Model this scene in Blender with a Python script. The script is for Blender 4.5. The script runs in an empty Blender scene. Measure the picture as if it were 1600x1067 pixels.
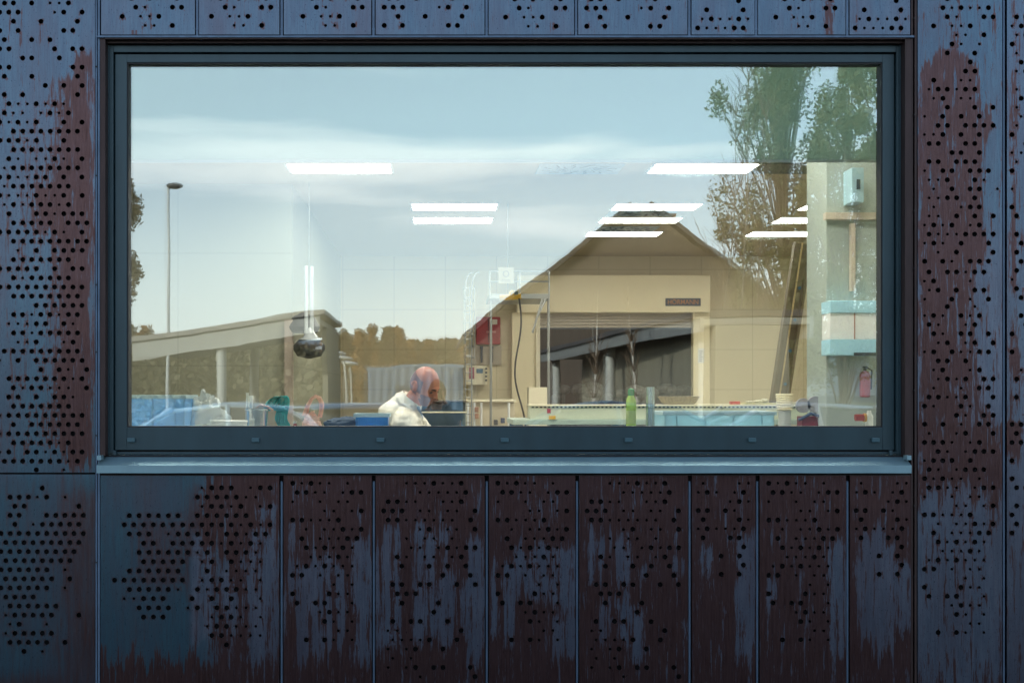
import bpy, bmesh, math, random
import numpy as np
from mathutils import Vector, Matrix, noise as mnoise
R = math.radians
random.seed(7); rng = np.random.default_rng(7)
C = bpy.context.scene.collection
S = bpy.context.scene

# ---------------------------------------------------------------- camera, sky, sun, exposure
FPX, PU, PV, CAMZ, CAMD = 2000.0, 675.0, 614.0, 1.6, 6.0     # focal length and principal point in photo pixels
cam = bpy.data.cameras.new('camera'); cam_o = bpy.data.objects.new('camera', cam); C.objects.link(cam_o)
cam.sensor_width = 36.0; cam.lens = 36.0 * FPX / 1600.0
cam.shift_x = (800 - PU) / 1600.0; cam.shift_y = (PV - 533.5) / 1600.0
cam_o.location = (0, -CAMD, CAMZ); cam_o.rotation_euler = (R(90), 0, 0)
cam.clip_start = 0.01; cam.clip_end = 5000
cam.dof.use_dof = False
S.camera = cam_o

SUN_EL, SUN_ROT = R(17), R(-38)
w = bpy.data.worlds.new('World'); S.world = w; w.use_nodes = True
nt = w.node_tree; N = nt.nodes; L = nt.links
bg = N['Background']
sky = N.new('ShaderNodeTexSky'); sky.sky_type = 'NISHITA'; sky.sun_disc = False
sky.sun_elevation = SUN_EL; sky.sun_rotation = SUN_ROT; sky.air_density = 1.0; sky.dust_density = 1.2; sky.ozone_density = 2.2
tc = N.new('ShaderNodeTexCoord'); mp = N.new('ShaderNodeMapping'); mp.inputs['Scale'].default_value = (1.2, 1.2, 11.0)
L.new(tc.outputs['Generated'], mp.inputs['Vector'])
nz = N.new('ShaderNodeTexNoise'); nz.inputs['Scale'].default_value = 2.1; nz.inputs['Detail'].default_value = 6; nz.inputs['Roughness'].default_value = .5
nz.inputs['Distortion'].default_value = .35
L.new(mp.outputs[0], nz.inputs['Vector'])
cr = N.new('ShaderNodeValToRGB'); cr.color_ramp.elements[0].position = .40; cr.color_ramp.elements[1].position = .70
cr.color_ramp.elements[0].color = (0, 0, 0, 1); cr.color_ramp.elements[1].color = (1, 1, 1, 1)
L.new(nz.outputs['Fac'], cr.inputs['Fac'])
# low cloud thickens towards the horizon
sp = N.new('ShaderNodeSeparateXYZ'); L.new(tc.outputs['Generated'], sp.inputs[0])
mr = N.new('ShaderNodeMapRange'); mr.inputs['From Min'].default_value = 0.02; mr.inputs['From Max'].default_value = .17
mr.inputs['To Min'].default_value = .70; mr.inputs['To Max'].default_value = 0.34
L.new(sp.outputs['Z'], mr.inputs['Value'])
ad = N.new('ShaderNodeMath'); ad.operation = 'MAXIMUM'; L.new(cr.outputs[0], ad.inputs[0]); L.new(mr.outputs[0], ad.inputs[1])
# keep cloud to the lower third of the sky
mr2 = N.new('ShaderNodeMapRange'); mr2.inputs['From Min'].default_value = .25; mr2.inputs['From Max'].default_value = .6
mr2.inputs['To Min'].default_value = 1; mr2.inputs['To Max'].default_value = .25
L.new(sp.outputs['Z'], mr2.inputs['Value'])
mu = N.new('ShaderNodeMath'); mu.operation = 'MULTIPLY'; L.new(ad.outputs[0], mu.inputs[0]); L.new(mr2.outputs[0], mu.inputs[1])
mx = N.new('ShaderNodeMix'); mx.data_type = 'RGBA'
L.new(mu.outputs[0], mx.inputs[0]); L.new(sky.outputs[0], mx.inputs[6]); mx.inputs[7].default_value = (8.1, 8.4, 8.7, 1)
L.new(mx.outputs[2], bg.inputs['Color']); bg.inputs['Strength'].default_value = 0.15

sl = bpy.data.lights.new('sun', 'SUN'); sl.energy = 3.0; sl.angle = R(.5); sl.color = (1, .9, .78)
so = bpy.data.objects.new('sun', sl); C.objects.link(so)
sd = Vector((math.sin(SUN_ROT) * math.cos(SUN_EL), math.cos(SUN_ROT) * math.cos(SUN_EL), math.sin(SUN_EL)))
so.rotation_euler = (-sd).to_track_quat('-Z', 'Y').to_euler(); so.location = (0, 0, 30)

vs = S.view_settings; vs.view_transform = 'Standard'; vs.look = 'None'; vs.gamma = 1; vs.use_curve_mapping = False
vs.exposure = 1.1
S.render.engine = 'CYCLES'
S.cycles.use_denoising = True
S.cycles.max_bounces = 8; S.cycles.transparent_max_bounces = 12; S.cycles.glossy_bounces = 4; S.cycles.diffuse_bounces = 4
S.cycles.caustics_reflective = False; S.cycles.caustics_refractive = False
S.cycles.sample_clamp_indirect = 6

# ---------------------------------------------------------------- helpers
def X(u, d=6.0): return (u - PU) * d / FPX
def Zz(v, d=6.0): return CAMZ - (v - PV) * d / FPX
def P(u, v, d): return Vector((X(u, d), d - CAMD, Zz(v, d)))              # seen through the glass
GY = 0.10
def PR(u, v, d): return Vector((X(u, d), 2 * GY - (d - CAMD), Zz(v, d)))  # seen mirrored in the glass: stands behind the camera

MATS = {}
def mat(name, col, rough=.5, metal=0, emit=None, estr=0, bump=0, bscale=40, var=0, vscale=6, spec=.5, alpha=None, stretch=None, transl=0):
    if name in MATS: return MATS[name]
    m = bpy.data.materials.new(name); m.use_nodes = True; MATS[name] = m
    n = m.node_tree.nodes; l = m.node_tree.links; b = n['Principled BSDF']
    b.inputs['Base Color'].default_value = (*col, 1); b.inputs['Roughness'].default_value = rough
    b.inputs['Metallic'].default_value = metal; b.inputs['Specular IOR Level'].default_value = spec
    if emit: b.inputs['Emission Color'].default_value = (*emit, 1); b.inputs['Emission Strength'].default_value = estr
    if alpha is not None: b.inputs['Alpha'].default_value = alpha
    t = n.new('ShaderNodeTexCoord'); src = t.outputs['Object']
    if stretch:
        mm = n.new('ShaderNodeMapping'); mm.inputs['Scale'].default_value = stretch; l.new(src, mm.inputs[0]); src = mm.outputs[0]
    if var:
        z = n.new('ShaderNodeTexNoise'); z.inputs['Scale'].default_value = vscale; z.inputs['Detail'].default_value = 5; l.new(src, z.inputs['Vector'])
        mxx = n.new('ShaderNodeMix'); mxx.data_type = 'RGBA'
        mxx.inputs[6].default_value = (*[c * (1 - var) for c in col], 1); mxx.inputs[7].default_value = (*[min(1, c * (1 + var)) for c in col], 1)
        l.new(z.outputs['Fac'], mxx.inputs[0]); l.new(mxx.outputs[2], b.inputs['Base Color'])
    if bump:
        z = n.new('ShaderNodeTexNoise'); z.inputs['Scale'].default_value = bscale; z.inputs['Detail'].default_value = 4; l.new(src, z.inputs['Vector'])
        bp = n.new('ShaderNodeBump'); bp.inputs['Strength'].default_value = bump; bp.inputs['Distance'].default_value = .01
        l.new(z.outputs['Fac'], bp.inputs['Height']); l.new(bp.outputs[0], b.inputs['Normal'])
    if transl:
        tl = n.new('ShaderNodeBsdfTranslucent'); tl.inputs[0].default_value = (*col, 1); ms = n.new('ShaderNodeMixShader'); ms.inputs[0].default_value = transl
        l.new(b.outputs[0], ms.inputs[1]); l.new(tl.outputs[0], ms.inputs[2]); l.new(ms.outputs[0], n['Material Output'].inputs['Surface'])
    return m

def rootloc(o):
    while o.parent: o = o.parent
    return o.location
class MB:
    def __init__(s): s.v = []; s.f = []
    def add(s, vs_, fs_):
        k = len(s.v); s.v += [tuple(p) for p in vs_]; s.f += [tuple(i + k for i in f) for f in fs_]; return s
    def box(s, a, b, M=None):
        x0, y0, z0 = a; x1, y1, z1 = b
        x0, x1 = min(x0, x1), max(x0, x1); y0, y1 = min(y0, y1), max(y0, y1); z0, z1 = min(z0, z1), max(z0, z1)
        p = [Vector(q) for q in ((x0, y0, z0), (x1, y0, z0), (x1, y1, z0), (x0, y1, z0), (x0, y0, z1), (x1, y0, z1), (x1, y1, z1), (x0, y1, z1))]
        if M is not None: p = [M @ q for q in p]
        return s.add(p, [(0, 3, 2, 1), (4, 5, 6, 7), (0, 1, 5, 4), (1, 2, 6, 5), (2, 3, 7, 6), (3, 0, 4, 7)])
    def tube(s, pts, rad, n=8, cap=True):
        pts = [Vector(p) for p in pts]; rs = rad if isinstance(rad, (list, tuple)) else [rad] * len(pts)
        vs_ = []; fs = []
        t0 = (pts[1] - pts[0]).normalized(); up = Vector((0, 0, 1)) if abs(t0.z) < .9 else Vector((1, 0, 0))
        a = t0.cross(up).normalized()
        for i, p in enumerate(pts):
            t = (pts[min(i + 1, len(pts) - 1)] - pts[max(i - 1, 0)])
            t = t.normalized() if t.length > 1e-9 else t0
            a = (a - t * a.dot(t)); a = a.normalized() if a.length > 1e-6 else t.orthogonal().normalized()
            b = t.cross(a)
            for k in range(n):
                th = 2 * math.pi * k / n; vs_.append(p + (a * math.cos(th) + b * math.sin(th)) * rs[i])
        for i in range(len(pts) - 1):
            for k in range(n): fs.append((i * n + k, i * n + (k + 1) % n, (i + 1) * n + (k + 1) % n, (i + 1) * n + k))
        if cap: fs.append(tuple(range(n))[::-1]); fs.append(tuple((len(pts) - 1) * n + k for k in range(n)))
        return s.add(vs_, fs)
    def lathe(s, prof, c, n=24, sx=1, sy=1):
        vs_ = []; fs = []
        for r_, z in prof:
            for k in range(n):
                th = 2 * math.pi * k / n; vs_.append((c[0] + r_ * math.cos(th) * sx, c[1] + r_ * math.sin(th) * sy, c[2] + z))
        for i in range(len(prof) - 1):
            for k in range(n): fs.append((i * n + k, i * n + (k + 1) % n, (i + 1) * n + (k + 1) % n, (i + 1) * n + k))
        fs.append(tuple(range(n))[::-1]); fs.append(tuple((len(prof) - 1) * n + k for k in range(n)))
        return s.add(vs_, fs)
    def sphere(s, c, r, n=16, m=10, M=None):
        r = (r, r, r) if not isinstance(r, (tuple, list)) else r
        vs_ = []; fs = []
        for i in range(m + 1):
            ph = math.pi * i / m
            for k in range(n):
                th = 2 * math.pi * k / n; q = Vector((r[0] * math.sin(ph) * math.cos(th), r[1] * math.sin(ph) * math.sin(th), r[2] * math.cos(ph)))
                if M is not None: q = M @ q
                vs_.append(q + Vector(c))
        for i in range(m):
            for k in range(n): fs.append((i * n + k, (i + 1) * n + k, (i + 1) * n + (k + 1) % n, i * n + (k + 1) % n))
        return s.add(vs_, fs)
    def build(s, name, m, parent=None, smooth=False, bevel=0, merge=False, loc=None):
        off = Vector(loc) if loc is not None else (rootloc(parent) if parent else Vector((0, 0, 0)))
        me = bpy.data.meshes.new(name); me.from_pydata([tuple(Vector(p) - off) for p in s.v], [], s.f); me.validate()
        if bevel or merge:
            bm = bmesh.new(); bm.from_mesh(me)
            if merge: bmesh.ops.remove_doubles(bm, verts=bm.verts, dist=1e-4)
            if bevel:
                es = [e for e in bm.edges if len(e.link_faces) == 2 and e.calc_face_angle(0) > .6]
                bmesh.ops.bevel(bm, geom=es, offset=bevel, segments=2, affect='EDGES', profile=.6)
            bm.to_mesh(me); bm.free()
        o = bpy.data.objects.new(name, me); C.objects.link(o)
        if loc is not None: o.location = loc
        o.parent = parent
        if m: me.materials.append(m)
        if smooth:
            me.polygons.foreach_set('use_smooth', [True] * len(me.polygons))
            me.set_sharp_from_angle(angle=R(40))
        return o
def empty(name, loc, label, cat, group=None):
    o = bpy.data.objects.new(name, None); C.objects.link(o); o.location = loc; o.empty_display_size = .2
    o['label'] = label; o['category'] = cat
    if group: o['group'] = group
    return o
def tag(o, label, cat, group=None):
    o['label'] = label; o['category'] = cat
    if group: o['group'] = group
    return o
def struct(o, kind='structure'): o['kind'] = kind; return o
def copy_tree(o, parent=None):
    c = o.copy(); C.objects.link(c); c.parent = parent
    for ch in [q for q in bpy.data.objects if q.parent == o and q is not c]: copy_tree(ch, c)
    return c
def text_part(txt, size, M, depth, m, parent, name='lettering', sx=1.0, bold=0.0):
    cu = bpy.data.curves.new('t', 'FONT'); cu.body = txt; cu.size = size; cu.extrude = depth; cu.align_x = 'CENTER'; cu.align_y = 'CENTER'; cu.offset = bold
    cu.resolution_u = 3
    to = bpy.data.objects.new('t', cu); C.objects.link(to); bpy.context.view_layer.update()
    me = bpy.data.meshes.new_from_object(to.evaluated_get(bpy.context.evaluated_depsgraph_get()))
    bpy.data.objects.remove(to); bpy.data.curves.remove(cu)
    off = rootloc(parent)
    me.transform(Matrix.Translation(-off) @ M @ Matrix.Diagonal((sx, 1, 1, 1)))
    me.name = name; o = bpy.data.objects.new(name, me); C.objects.link(o); o.parent = parent; me.materials.clear(); me.materials.append(m)
    return o
# ---------------------------------------------------------------- facade material: patinated copper sheet
def facade_material():
    m = bpy.data.materials.new('patinated_copper'); m.use_nodes = True
    n = m.node_tree.nodes; l = m.node_tree.links; b = n['Principled BSDF']
    t = n.new('ShaderNodeTexCoord')
    at = n.new('ShaderNodeAttribute'); at.attribute_name = 'wear'
    sc = n.new('ShaderNodeSeparateColor'); l.new(at.outputs['Color'], sc.inputs[0])
    def nz(scale, st, det=5, rough=.6, dist=0):
        mm = n.new('ShaderNodeMapping'); mm.inputs['Scale'].default_value = st; l.new(t.outputs['Object'], mm.inputs[0])
        z = n.new('ShaderNodeTexNoise'); z.inputs['Scale'].default_value = scale; z.inputs['Detail'].default_value = det
        z.inputs['Roughness'].default_value = rough; z.inputs['Distortion'].default_value = dist; l.new(mm.outputs[0], z.inputs['Vector']); return z.outputs['Fac']
    def math_(op, a, c):
        q = n.new('ShaderNodeMath'); q.operation = op
        for i, s_ in enumerate((a, c)):
            if isinstance(s_, (int, float)): q.inputs[i].default_value = s_
            else: l.new(s_, q.inputs[i])
        return q.outputs[0]
    def ramp(f, p0, p1, c0, c1):
        q = n.new('ShaderNodeValToRGB'); q.color_ramp.elements[0].position = p0; q.color_ramp.elements[1].position = p1
        q.color_ramp.elements[0].color = (*c0, 1); q.color_ramp.elements[1].color = (*c1, 1); l.new(f, q.inputs[0]); return q.outputs[0]
    def mix(f, a, c, bt='MIX'):
        q = n.new('ShaderNodeMix'); q.data_type = 'RGBA'; q.blend_type = bt
        if isinstance(f, (int, float)): q.inputs[0].default_value = f
        else: l.new(f, q.inputs[0])
        for i, s_ in ((6, a), (7, c)):
            if isinstance(s_, tuple): q.inputs[i].default_value = (*s_, 1)
            else: l.new(s_, q.inputs[i])
        return q.outputs[2]
    streak = nz(1, (46, 20, 3.2), 6, .62, .3)          # vertical runs
    fine = nz(1, (190, 60, 16), 5, .7)
    blot = nz(9, (1, 1, .8), 6, .65)
    s1 = math_('MULTIPLY', math_('SUBTRACT', streak, .5), 2.6)
    med = nz(1, (105, 40, 7), 5, .68, .2); s1 = math_('ADD', s1, math_('MULTIPLY', math_('SUBTRACT', med, .5), 1.5))
    s2 = math_('MULTIPLY', math_('SUBTRACT', fine, .5), 1.3)
    s3 = math_('MULTIPLY', math_('SUBTRACT', blot, .5), .8)
    amp = math_('ADD', math_('MULTIPLY', sc.outputs[2], 1.0), .25)
    base_ = math_('ADD', math_('MULTIPLY', sc.outputs[0], .64), .175)
    tot = math_('ADD', base_, math_('MULTIPLY', math_('ADD', math_('ADD', s1, s2), s3), amp))
    soft = n.new('ShaderNodeMapRange'); soft.inputs['From Min'].default_value = .12; soft.inputs['From Max'].default_value = .3; soft.inputs['To Min'].default_value = 1; soft.inputs['To Max'].default_value = 0; l.new(sc.outputs[2], soft.inputs['Value'])
    f = mix(soft.outputs[0], ramp(tot, .435, .595, (0, 0, 0), (1, 1, 1)), ramp(tot, .22, .82, (0, 0, 0), (1, 1, 1)))
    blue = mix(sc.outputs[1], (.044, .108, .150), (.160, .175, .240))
    blue = mix(ramp(nz(5, (3, 1, .6), 5, .6), .3, .7, (0, 0, 0), (1, 1, 1)), mix(.4, blue, (.03, .08, .13)), blue)
    blue = mix(ramp(med, .35, .6, (.45, .45, .45), (0, 0, 0)), blue, (.055, .062, .095))
    tar = ramp(nz(2.6, (1.6, 1, .5), 4, .55), .42, .72, (0, 0, 0), (.6, .6, .6)); blue = mix(tar, blue, (.078, .070, .095))
    # small dark corrosion pits on the patina
    pit = ramp(nz(1, (190, 60, 90), 3, .5), .63, .68, (0, 0, 0), (1, 1, 1))
    run = ramp(nz(1, (120, 60, 5), 4, .6), .66, .72, (0, 0, 0), (1, 1, 1))
    blue = mix(math_('MULTIPLY', pit, .8), blue, (.025, .035, .06))
    blue = mix(math_('MULTIPLY', run, .6), blue, (.05, .05, .08))
    brown = mix(ramp(med, .3, .7, (0, 0, 0), (1, 1, 1)), (.036, .018, .018), (.085, .050, .050))
    brown = mix(ramp(blot, .35, .65, (0, 0, 0), (.55, .55, .55)), brown, (.075, .048, .055))
    brown = mix(ramp(nz(1, (150, 60, 9), 4, .7), .60, .74, (0, 0, 0), (.6, .6, .6)), brown, (.16, .16, .23))
    edge = ramp(tot, .40, .47, (0, 0, 0), (1, 1, 1))
    col = mix(f, mix(math_('MULTIPLY', edge, .35), blue, (.09, .07, .09)), brown)
    l.new(col, b.inputs['Base Color'])
    b.inputs['Metallic'].default_value = .88
    l.new(ramp(fine, .2, .8, (.24,) * 3, (.38,) * 3), b.inputs['Roughness'])
    bp = n.new('ShaderNodeBump'); bp.inputs['Strength'].default_value = .25; bp.inputs['Distance'].default_value = .004
    l.new(math_('ADD', math_('MULTIPLY', nz(2.2, (1, 1, .6), 2, .5), 3.0), math_('ADD', streak, fine)), bp.inputs['Height']); l.new(bp.outputs[0], b.inputs['Normal'])
    return m
M_FAC = facade_material()
M_MEMB = mat('black_membrane', (.006, .007, .010), .9)
M_JOINT = mat('joint_strip', (.08, .13, .20), .5, .5, var=.5, vscale=30, stretch=(1, 1, .3))
M_BROWN = mat('brown_reveal', (.035, .022, .022), .5, .5, var=.5, vscale=14, stretch=(4, 4, .6))
M_FRAME = mat('anodised_frame', (.021, .050, .064), .38, .35, var=.28, vscale=7, bump=.05, bscale=160, stretch=(1.6, 1, .5))
M_GASK = mat('gasket', (.004, .006, .008), .6)
M_SILL = mat('sill_metal', (.18, .30, .35), .48, .6, var=.2, vscale=9, bump=.0, bscale=40, stretch=(1.2, 1, .4))

def sm(a, b, x): t = min(1, max(0, (x - a) / (b - a))); return t * t * (3 - 2 * t)
def lerp(pts, v):
    if v <= pts[0][0]: return pts[0][1]
    for (a, p), (b, q) in zip(pts, pts[1:]):
        if v <= b: return p + (q - p) * (v - a) / (b - a)
    return pts[-1][1]
# streaked pale patches of the lower panels: (u0, u1, v0, v1)
PALE = [(300, 316, 830, 1010), (318, 332, 850, 1000), (345, 365, 880, 1000), (392, 436, 825, 1030), (400, 434, 790, 812),
        (452, 460, 815, 960), (462, 486, 880, 1040), (488, 505, 868, 1035), (508, 520, 860, 1015), (527, 538, 880, 1020), (552, 580, 840, 1040), (562, 568, 800, 815), (440, 448, 930, 1000),
        (583, 592, 850, 1020), (598, 612, 820, 1010), (614, 626, 818, 1020), (646, 664, 815, 1010), (668, 684, 830, 1000), (690, 702, 820, 1015), (704, 712, 870, 1020), (730, 758, 835, 1040), (722, 736, 900, 1000),
        (766, 778, 860, 990), (788, 802, 880, 1010), (806, 840, 862, 935), (826, 858, 850, 940), (858, 900, 850, 950), (862, 898, 960, 1030),
        (920, 930, 818, 910), (936, 946, 840, 905), (962, 984, 830, 920), (965, 985, 930, 1010), (986, 1006, 945, 1035), (938, 950, 940, 1010), (1050, 1070, 870, 905), (996, 1012, 885, 910), (1055, 1064, 830, 845),
        (1095, 1102, 850, 890), (1110, 1117, 860, 890), (1150, 1180, 835, 1035), (1160, 1178, 830, 900),
        (1196, 1212, 905, 950), (1294, 1322, 845, 1020), (1300, 1318, 980, 1030),
        (1338, 1364, 830, 1000), (1362, 1382, 820, 1020), (1384, 1396, 850, 990), (1400, 1424, 880, 990), (1376, 1398, 960, 1020)]
def wear(u, v):
    """R: 0 blue patina .. 1 bare brown copper, G: lavender shift, B: how ragged the boundary is"""
    if u < 152 and v < 742:                                       # tall left panel
        b = lerp([(60, 135), (85, 118), (118, 116), (125, 108), (165, 97), (240, 97), (285, 82), (300, 62), (345, 62), (375, 90), (430, 96), (480, 104), (540, 96), (570, 88), (690, 92), (730, 104), (760, 120)], v)
        r = sm(b - 9, b + 9, u) * .95 * (1 - sm(138, 146, u)) * sm(70, 100, v) * (1 - .75 * sm(705, 745, v))
        if 700 > v > 120: r = max(r, .12 + .35 * sm(b - 42, b, u))
        return (.04 + r, .34 - .2 * sm(300, 700, v), .33)
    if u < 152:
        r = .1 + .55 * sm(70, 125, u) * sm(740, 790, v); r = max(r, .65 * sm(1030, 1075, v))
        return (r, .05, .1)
    if u > 1428 and u < 1570:
        if v < 760:
            top = lerp([(1432, 150), (1442, 100), (1460, 88), (1475, 70), (1490, 85), (1510, 80), (1528, 110), (1540, 180), (1552, 190)], u)
            right = lerp([(60, 1530), (150, 1528), (200, 1556), (230, 1535), (330, 1536), (400, 1545), (430, 1520), (560, 1530), (640, 1540), (672, 1576), (745, 1576)], v)
            r = sm(top - 8, top + 12, v) * (1 - sm(right - 12, right + 10, u)) * sm(1431, 1438, u) * 1.05
            if 1490 < u < 1545 and 395 < v < 560: r *= .62
            if 1490 < u < 1560 and 590 < v < 668: r *= .6
            return (.05 + r * (1 - sm(735, 775, v) * .6), .25 + .5 * sm(200, 600, v), .65)
        r = .38 * (1 - sm(760, 830, v)) + .1 + .35 * sm(1000, 1080, v)
        return (r, .75, .6)
    if u >= 1570:
        r = .15 + .45 * math.exp(-((u - 1584) / 7) ** 2) * sm(60, 150, v) * (1 - sm(640, 700, v)) + .8 * sm(655, 670, v) * (1 - sm(695, 735, v)) * (1 - sm(1590, 1600, u))
        return (r, .4 + .3 * sm(300, 700, v), .5)
    if v < 60: return (.05 + (.6 if (208 < u < 212 and v > 20) or (1290 < u < 1300 and v > 0) else 0), .38, .3)
    # below the window
    if u < 438:
        r = .05 + .9 * sm(270, 345, u - 22 * math.sin(v * .02)) * (1 - .3 * sm(840, 900, v)); r = max(r, sm(1005, 1050, v + 8 * math.sin(u * .13)) * .95)
        r = max(r, .42 * sm(190, 230, u) * sm(790, 830, v) * (1 - sm(900, 930, v)))
        t = .02 + .7 * sm(290, 380, u)
    else: r, t = 1.0, .85
    k = 0
    for a, b_, c, d in PALE:
        if a - 6 < u < b_ + 6 and c - 25 < v < d + 25:
            k = max(k, sm(a - 4, a + 3, u) * (1 - sm(b_ - 3, b_ + 4, u)) * sm(c - 12, c + 14, v) * (1 - sm(d - 22, d + 18, v)))
    r = r * (1 - k) + .16 * k if r > .3 else r
    return (r, max(t, .85 * k), .62 if u > 438 else .1 + .52 * max(sm(300, 345, u), sm(985, 1010, v)))

PITCH = 14.28
def panel(u0, u1, v0, v1, rows, parent, dx=PITCH, fill=True, R1=4.05, R2=2.3, label=None):
    """rows: list of (v, u of first column, string). Sheet with real punched holes and folded edges."""
    Vv = []; Ff = []; halo = set()
    NS = 12; TH = .004
    def vert(u, v, y=0.0): Vv.append((X(u), y, Zz(v))); return len(Vv) - 1
    def quad(a, b, c, d): Ff.append((a, b, c, d))
    def plain(ua, ub, va, vb):
        if ub - ua < .05 or vb - va < .05: return
        nx = max(1, round((ub - ua) / 7.2)); ny = max(1, round((vb - va) / 14.5))
        idx = [[vert(ua + (ub - ua) * i / nx, va + (vb - va) * j / ny) for i in range(nx + 1)] for j in range(ny + 1)]
        for j in range(ny):
            for i in range(nx): quad(idx[j + 1][i], idx[j + 1][i + 1], idx[j][i + 1], idx[j][i])
    def cell(ua, ub, va, vb, cx, cy, r):
        ang = [2 * math.pi * k / NS for k in range(NS)]; ou = []; inn = []; bk = []
        for a in ang:
            ca, sa = math.cos(a), math.sin(a)
            t = min((ub - cx) / ca if ca > 1e-6 else 1e9, (ua - cx) / ca if ca < -1e-6 else 1e9, (vb - cy) / sa if sa > 1e-6 else 1e9, (va - cy) / sa if sa < -1e-6 else 1e9)
            ou.append(vert(cx + t * ca, cy + t * sa)); inn.append(vert(cx + r * ca, cy + r * sa)); halo.add(inn[-1]); bk.append(vert(cx + r * ca * .97, cy + r * sa * .97, TH))
        cor = [vert(ub, vb), vert(ua, vb), vert(ua, va), vert(ub, va)]
        for k in range(NS):
            k2 = (k + 1) % NS
            a0 = ang[k]; a1 = ang[k] + 2 * math.pi / NS
            q = None
            for ci, (cu, cv) in enumerate(((ub, vb), (ua, vb), (ua, va), (ub, va))):
                aa = math.atan2(cv - cy, cu - cx) % (2 * math.pi)
                if a0 + 1e-4 < aa < a1 - 1e-4: q = cor[ci]
            if q is None: Ff.append((inn[k], inn[k2], ou[k2], ou[k]))
            else: Ff.append((inn[k], inn[k2], ou[k2], q, ou[k]))
            Ff.append((bk[k], bk[k2], inn[k2], inn[k]))
    prev = v0
    rows = sorted(rows, key=lambda q: q[0])
    for i, (vr, ur, st) in enumerate(rows):
        top = prev; bot = min(v1, (vr + rows[i + 1][0]) / 2 if i + 1 < len(rows) else vr + PITCH / 2)
        if vr - top > PITCH: plain(u0, u1, top, vr - PITCH / 2); top = vr - PITCH / 2
        if vr + PITCH / 2 < bot - 1: b2 = vr + PITCH / 2
        else: b2 = bot
        x = u0
        for k, ch in enumerate(st):
            if ch == '.': continue
            c = ur + dx * k; a, b = c - dx / 2, c + dx / 2
            if a < u0: a = u0
            if b > u1: b = u1
            if a < x - .01 or c - R1 - .3 < a or c + R1 + .3 > b: 
                if c - R1 - .3 < max(a, x) or c + R1 + .3 > b: continue
            plain(x, a, top, b2); j1, j2 = random.uniform(-.25, .25), random.uniform(-.25, .25)
            yy = min(max(vr, top + R1 + .3), b2 - R1 - .3) if b2 - top > 2 * R1 + .7 else None
            if yy is None: plain(a, b, top, b2)
            else: cell(a, b, top, b2, c + j1, yy + j2 * .5, R1 if ch == 'O' else R2)
            x = b
        plain(x, u1, top, b2)
        if b2 < bot: plain(u0, u1, b2, bot)
        prev = bot
    plain(u0, u1, prev, v1)
    nfront = len(Vv)
    # folded edges, 22 mm deep
    for (ua, va, ub, vb) in ((u0, v0, u1, v0), (u1, v0, u1, v1), (u1, v1, u0, v1), (u0, v1, u0, v0)):
        nn = max(1, int(max(abs(ub - ua), abs(vb - va)) / 30))
        for i in range(nn):
            p = [(ua + (ub - ua) * t / nn, va + (vb - va) * t / nn) for t in (i, i + 1)]
            a = vert(*p[0]); b = vert(*p[1]); c = vert(*p[1], .022); d = vert(*p[0], .022); quad(a, b, c, d)
    me = bpy.data.meshes.new('cladding_panel'); me.from_pydata(Vv, [], Ff)
    ca = me.color_attributes.new('wear', 'FLOAT_COLOR', 'POINT')
    arr = np.empty(len(Vv) * 4, dtype=np.float32)
    for i, (x, y, z) in enumerate(Vv):
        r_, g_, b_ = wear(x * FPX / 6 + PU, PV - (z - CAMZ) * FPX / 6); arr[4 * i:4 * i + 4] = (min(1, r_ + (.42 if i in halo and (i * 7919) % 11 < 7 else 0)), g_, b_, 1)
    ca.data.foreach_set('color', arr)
    o = bpy.data.objects.new('cladding_panel', me); C.objects.link(o); o.parent = parent; me.materials.append(M_FAC)
    if label: o['label'] = label
    return o

LEFT = """OO.O.ooO..|OOO...oO.O|.O..O...O.|O.O....OO.|O..O.O....|OO....O.OO|..OO..O...|OO......OO|O..O....O.|.....O.O.O|O.O.....O.|.OooOoOo..|Ooo.oOoO..|OoOoO..O.O|.OOOOOOOO.|OOOoO..O..|.OOOOOOOO.|.Oo.ooOo.O|oOOOOOOOO.|OOooOO.O.O|oOOOOOOO..|OoooOooO.O|oOoOOOoO..|.O..OOoOOO|.OOOOO.OOO|OOOOOoOo.O|.OOOOOOOOO|..o.O.OOOO|.OOOOOOO..|OOOOO.O.OO|.OoOOOOO..|OOOOOOOOOO|.OOOOOOOO.|....OOOOOO|.OOoOOoOO.|.oooOO.Oo.|.OOoOOOOO.|..ooO..oO.|OOOOOOOOO.|o.O.OOOOOO|....O.Oo.O|.OOOOOOOoO|.OoOOooo.O|.OO.O.OOo.|.OOOOOOO..|oOOOOOOOOO|.O.OOOOOO.|oOOOOOOOOO|.OOOOOoO..|oO.OOoOoOO|OOOOOOOoO.|....O..o..""".split('|')
LEFT2 = """....O.....|.OOOoO.o..|.OO.....O.|.OO..OOOOO|.O.oOOOOO.|OOOOOOOOOO|OOOOOOOOO.|OOOOOOOOO.|OOOOOOOO..|OOOOOO.o..|OOOOOO.O..|OOOOOO.o..|OOOO......|.OOOOOO...|oOOOOO..O.|.oO..o....|oOOOOO....|.OOOOO.O..|..O.o.....""".split('|')
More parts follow.
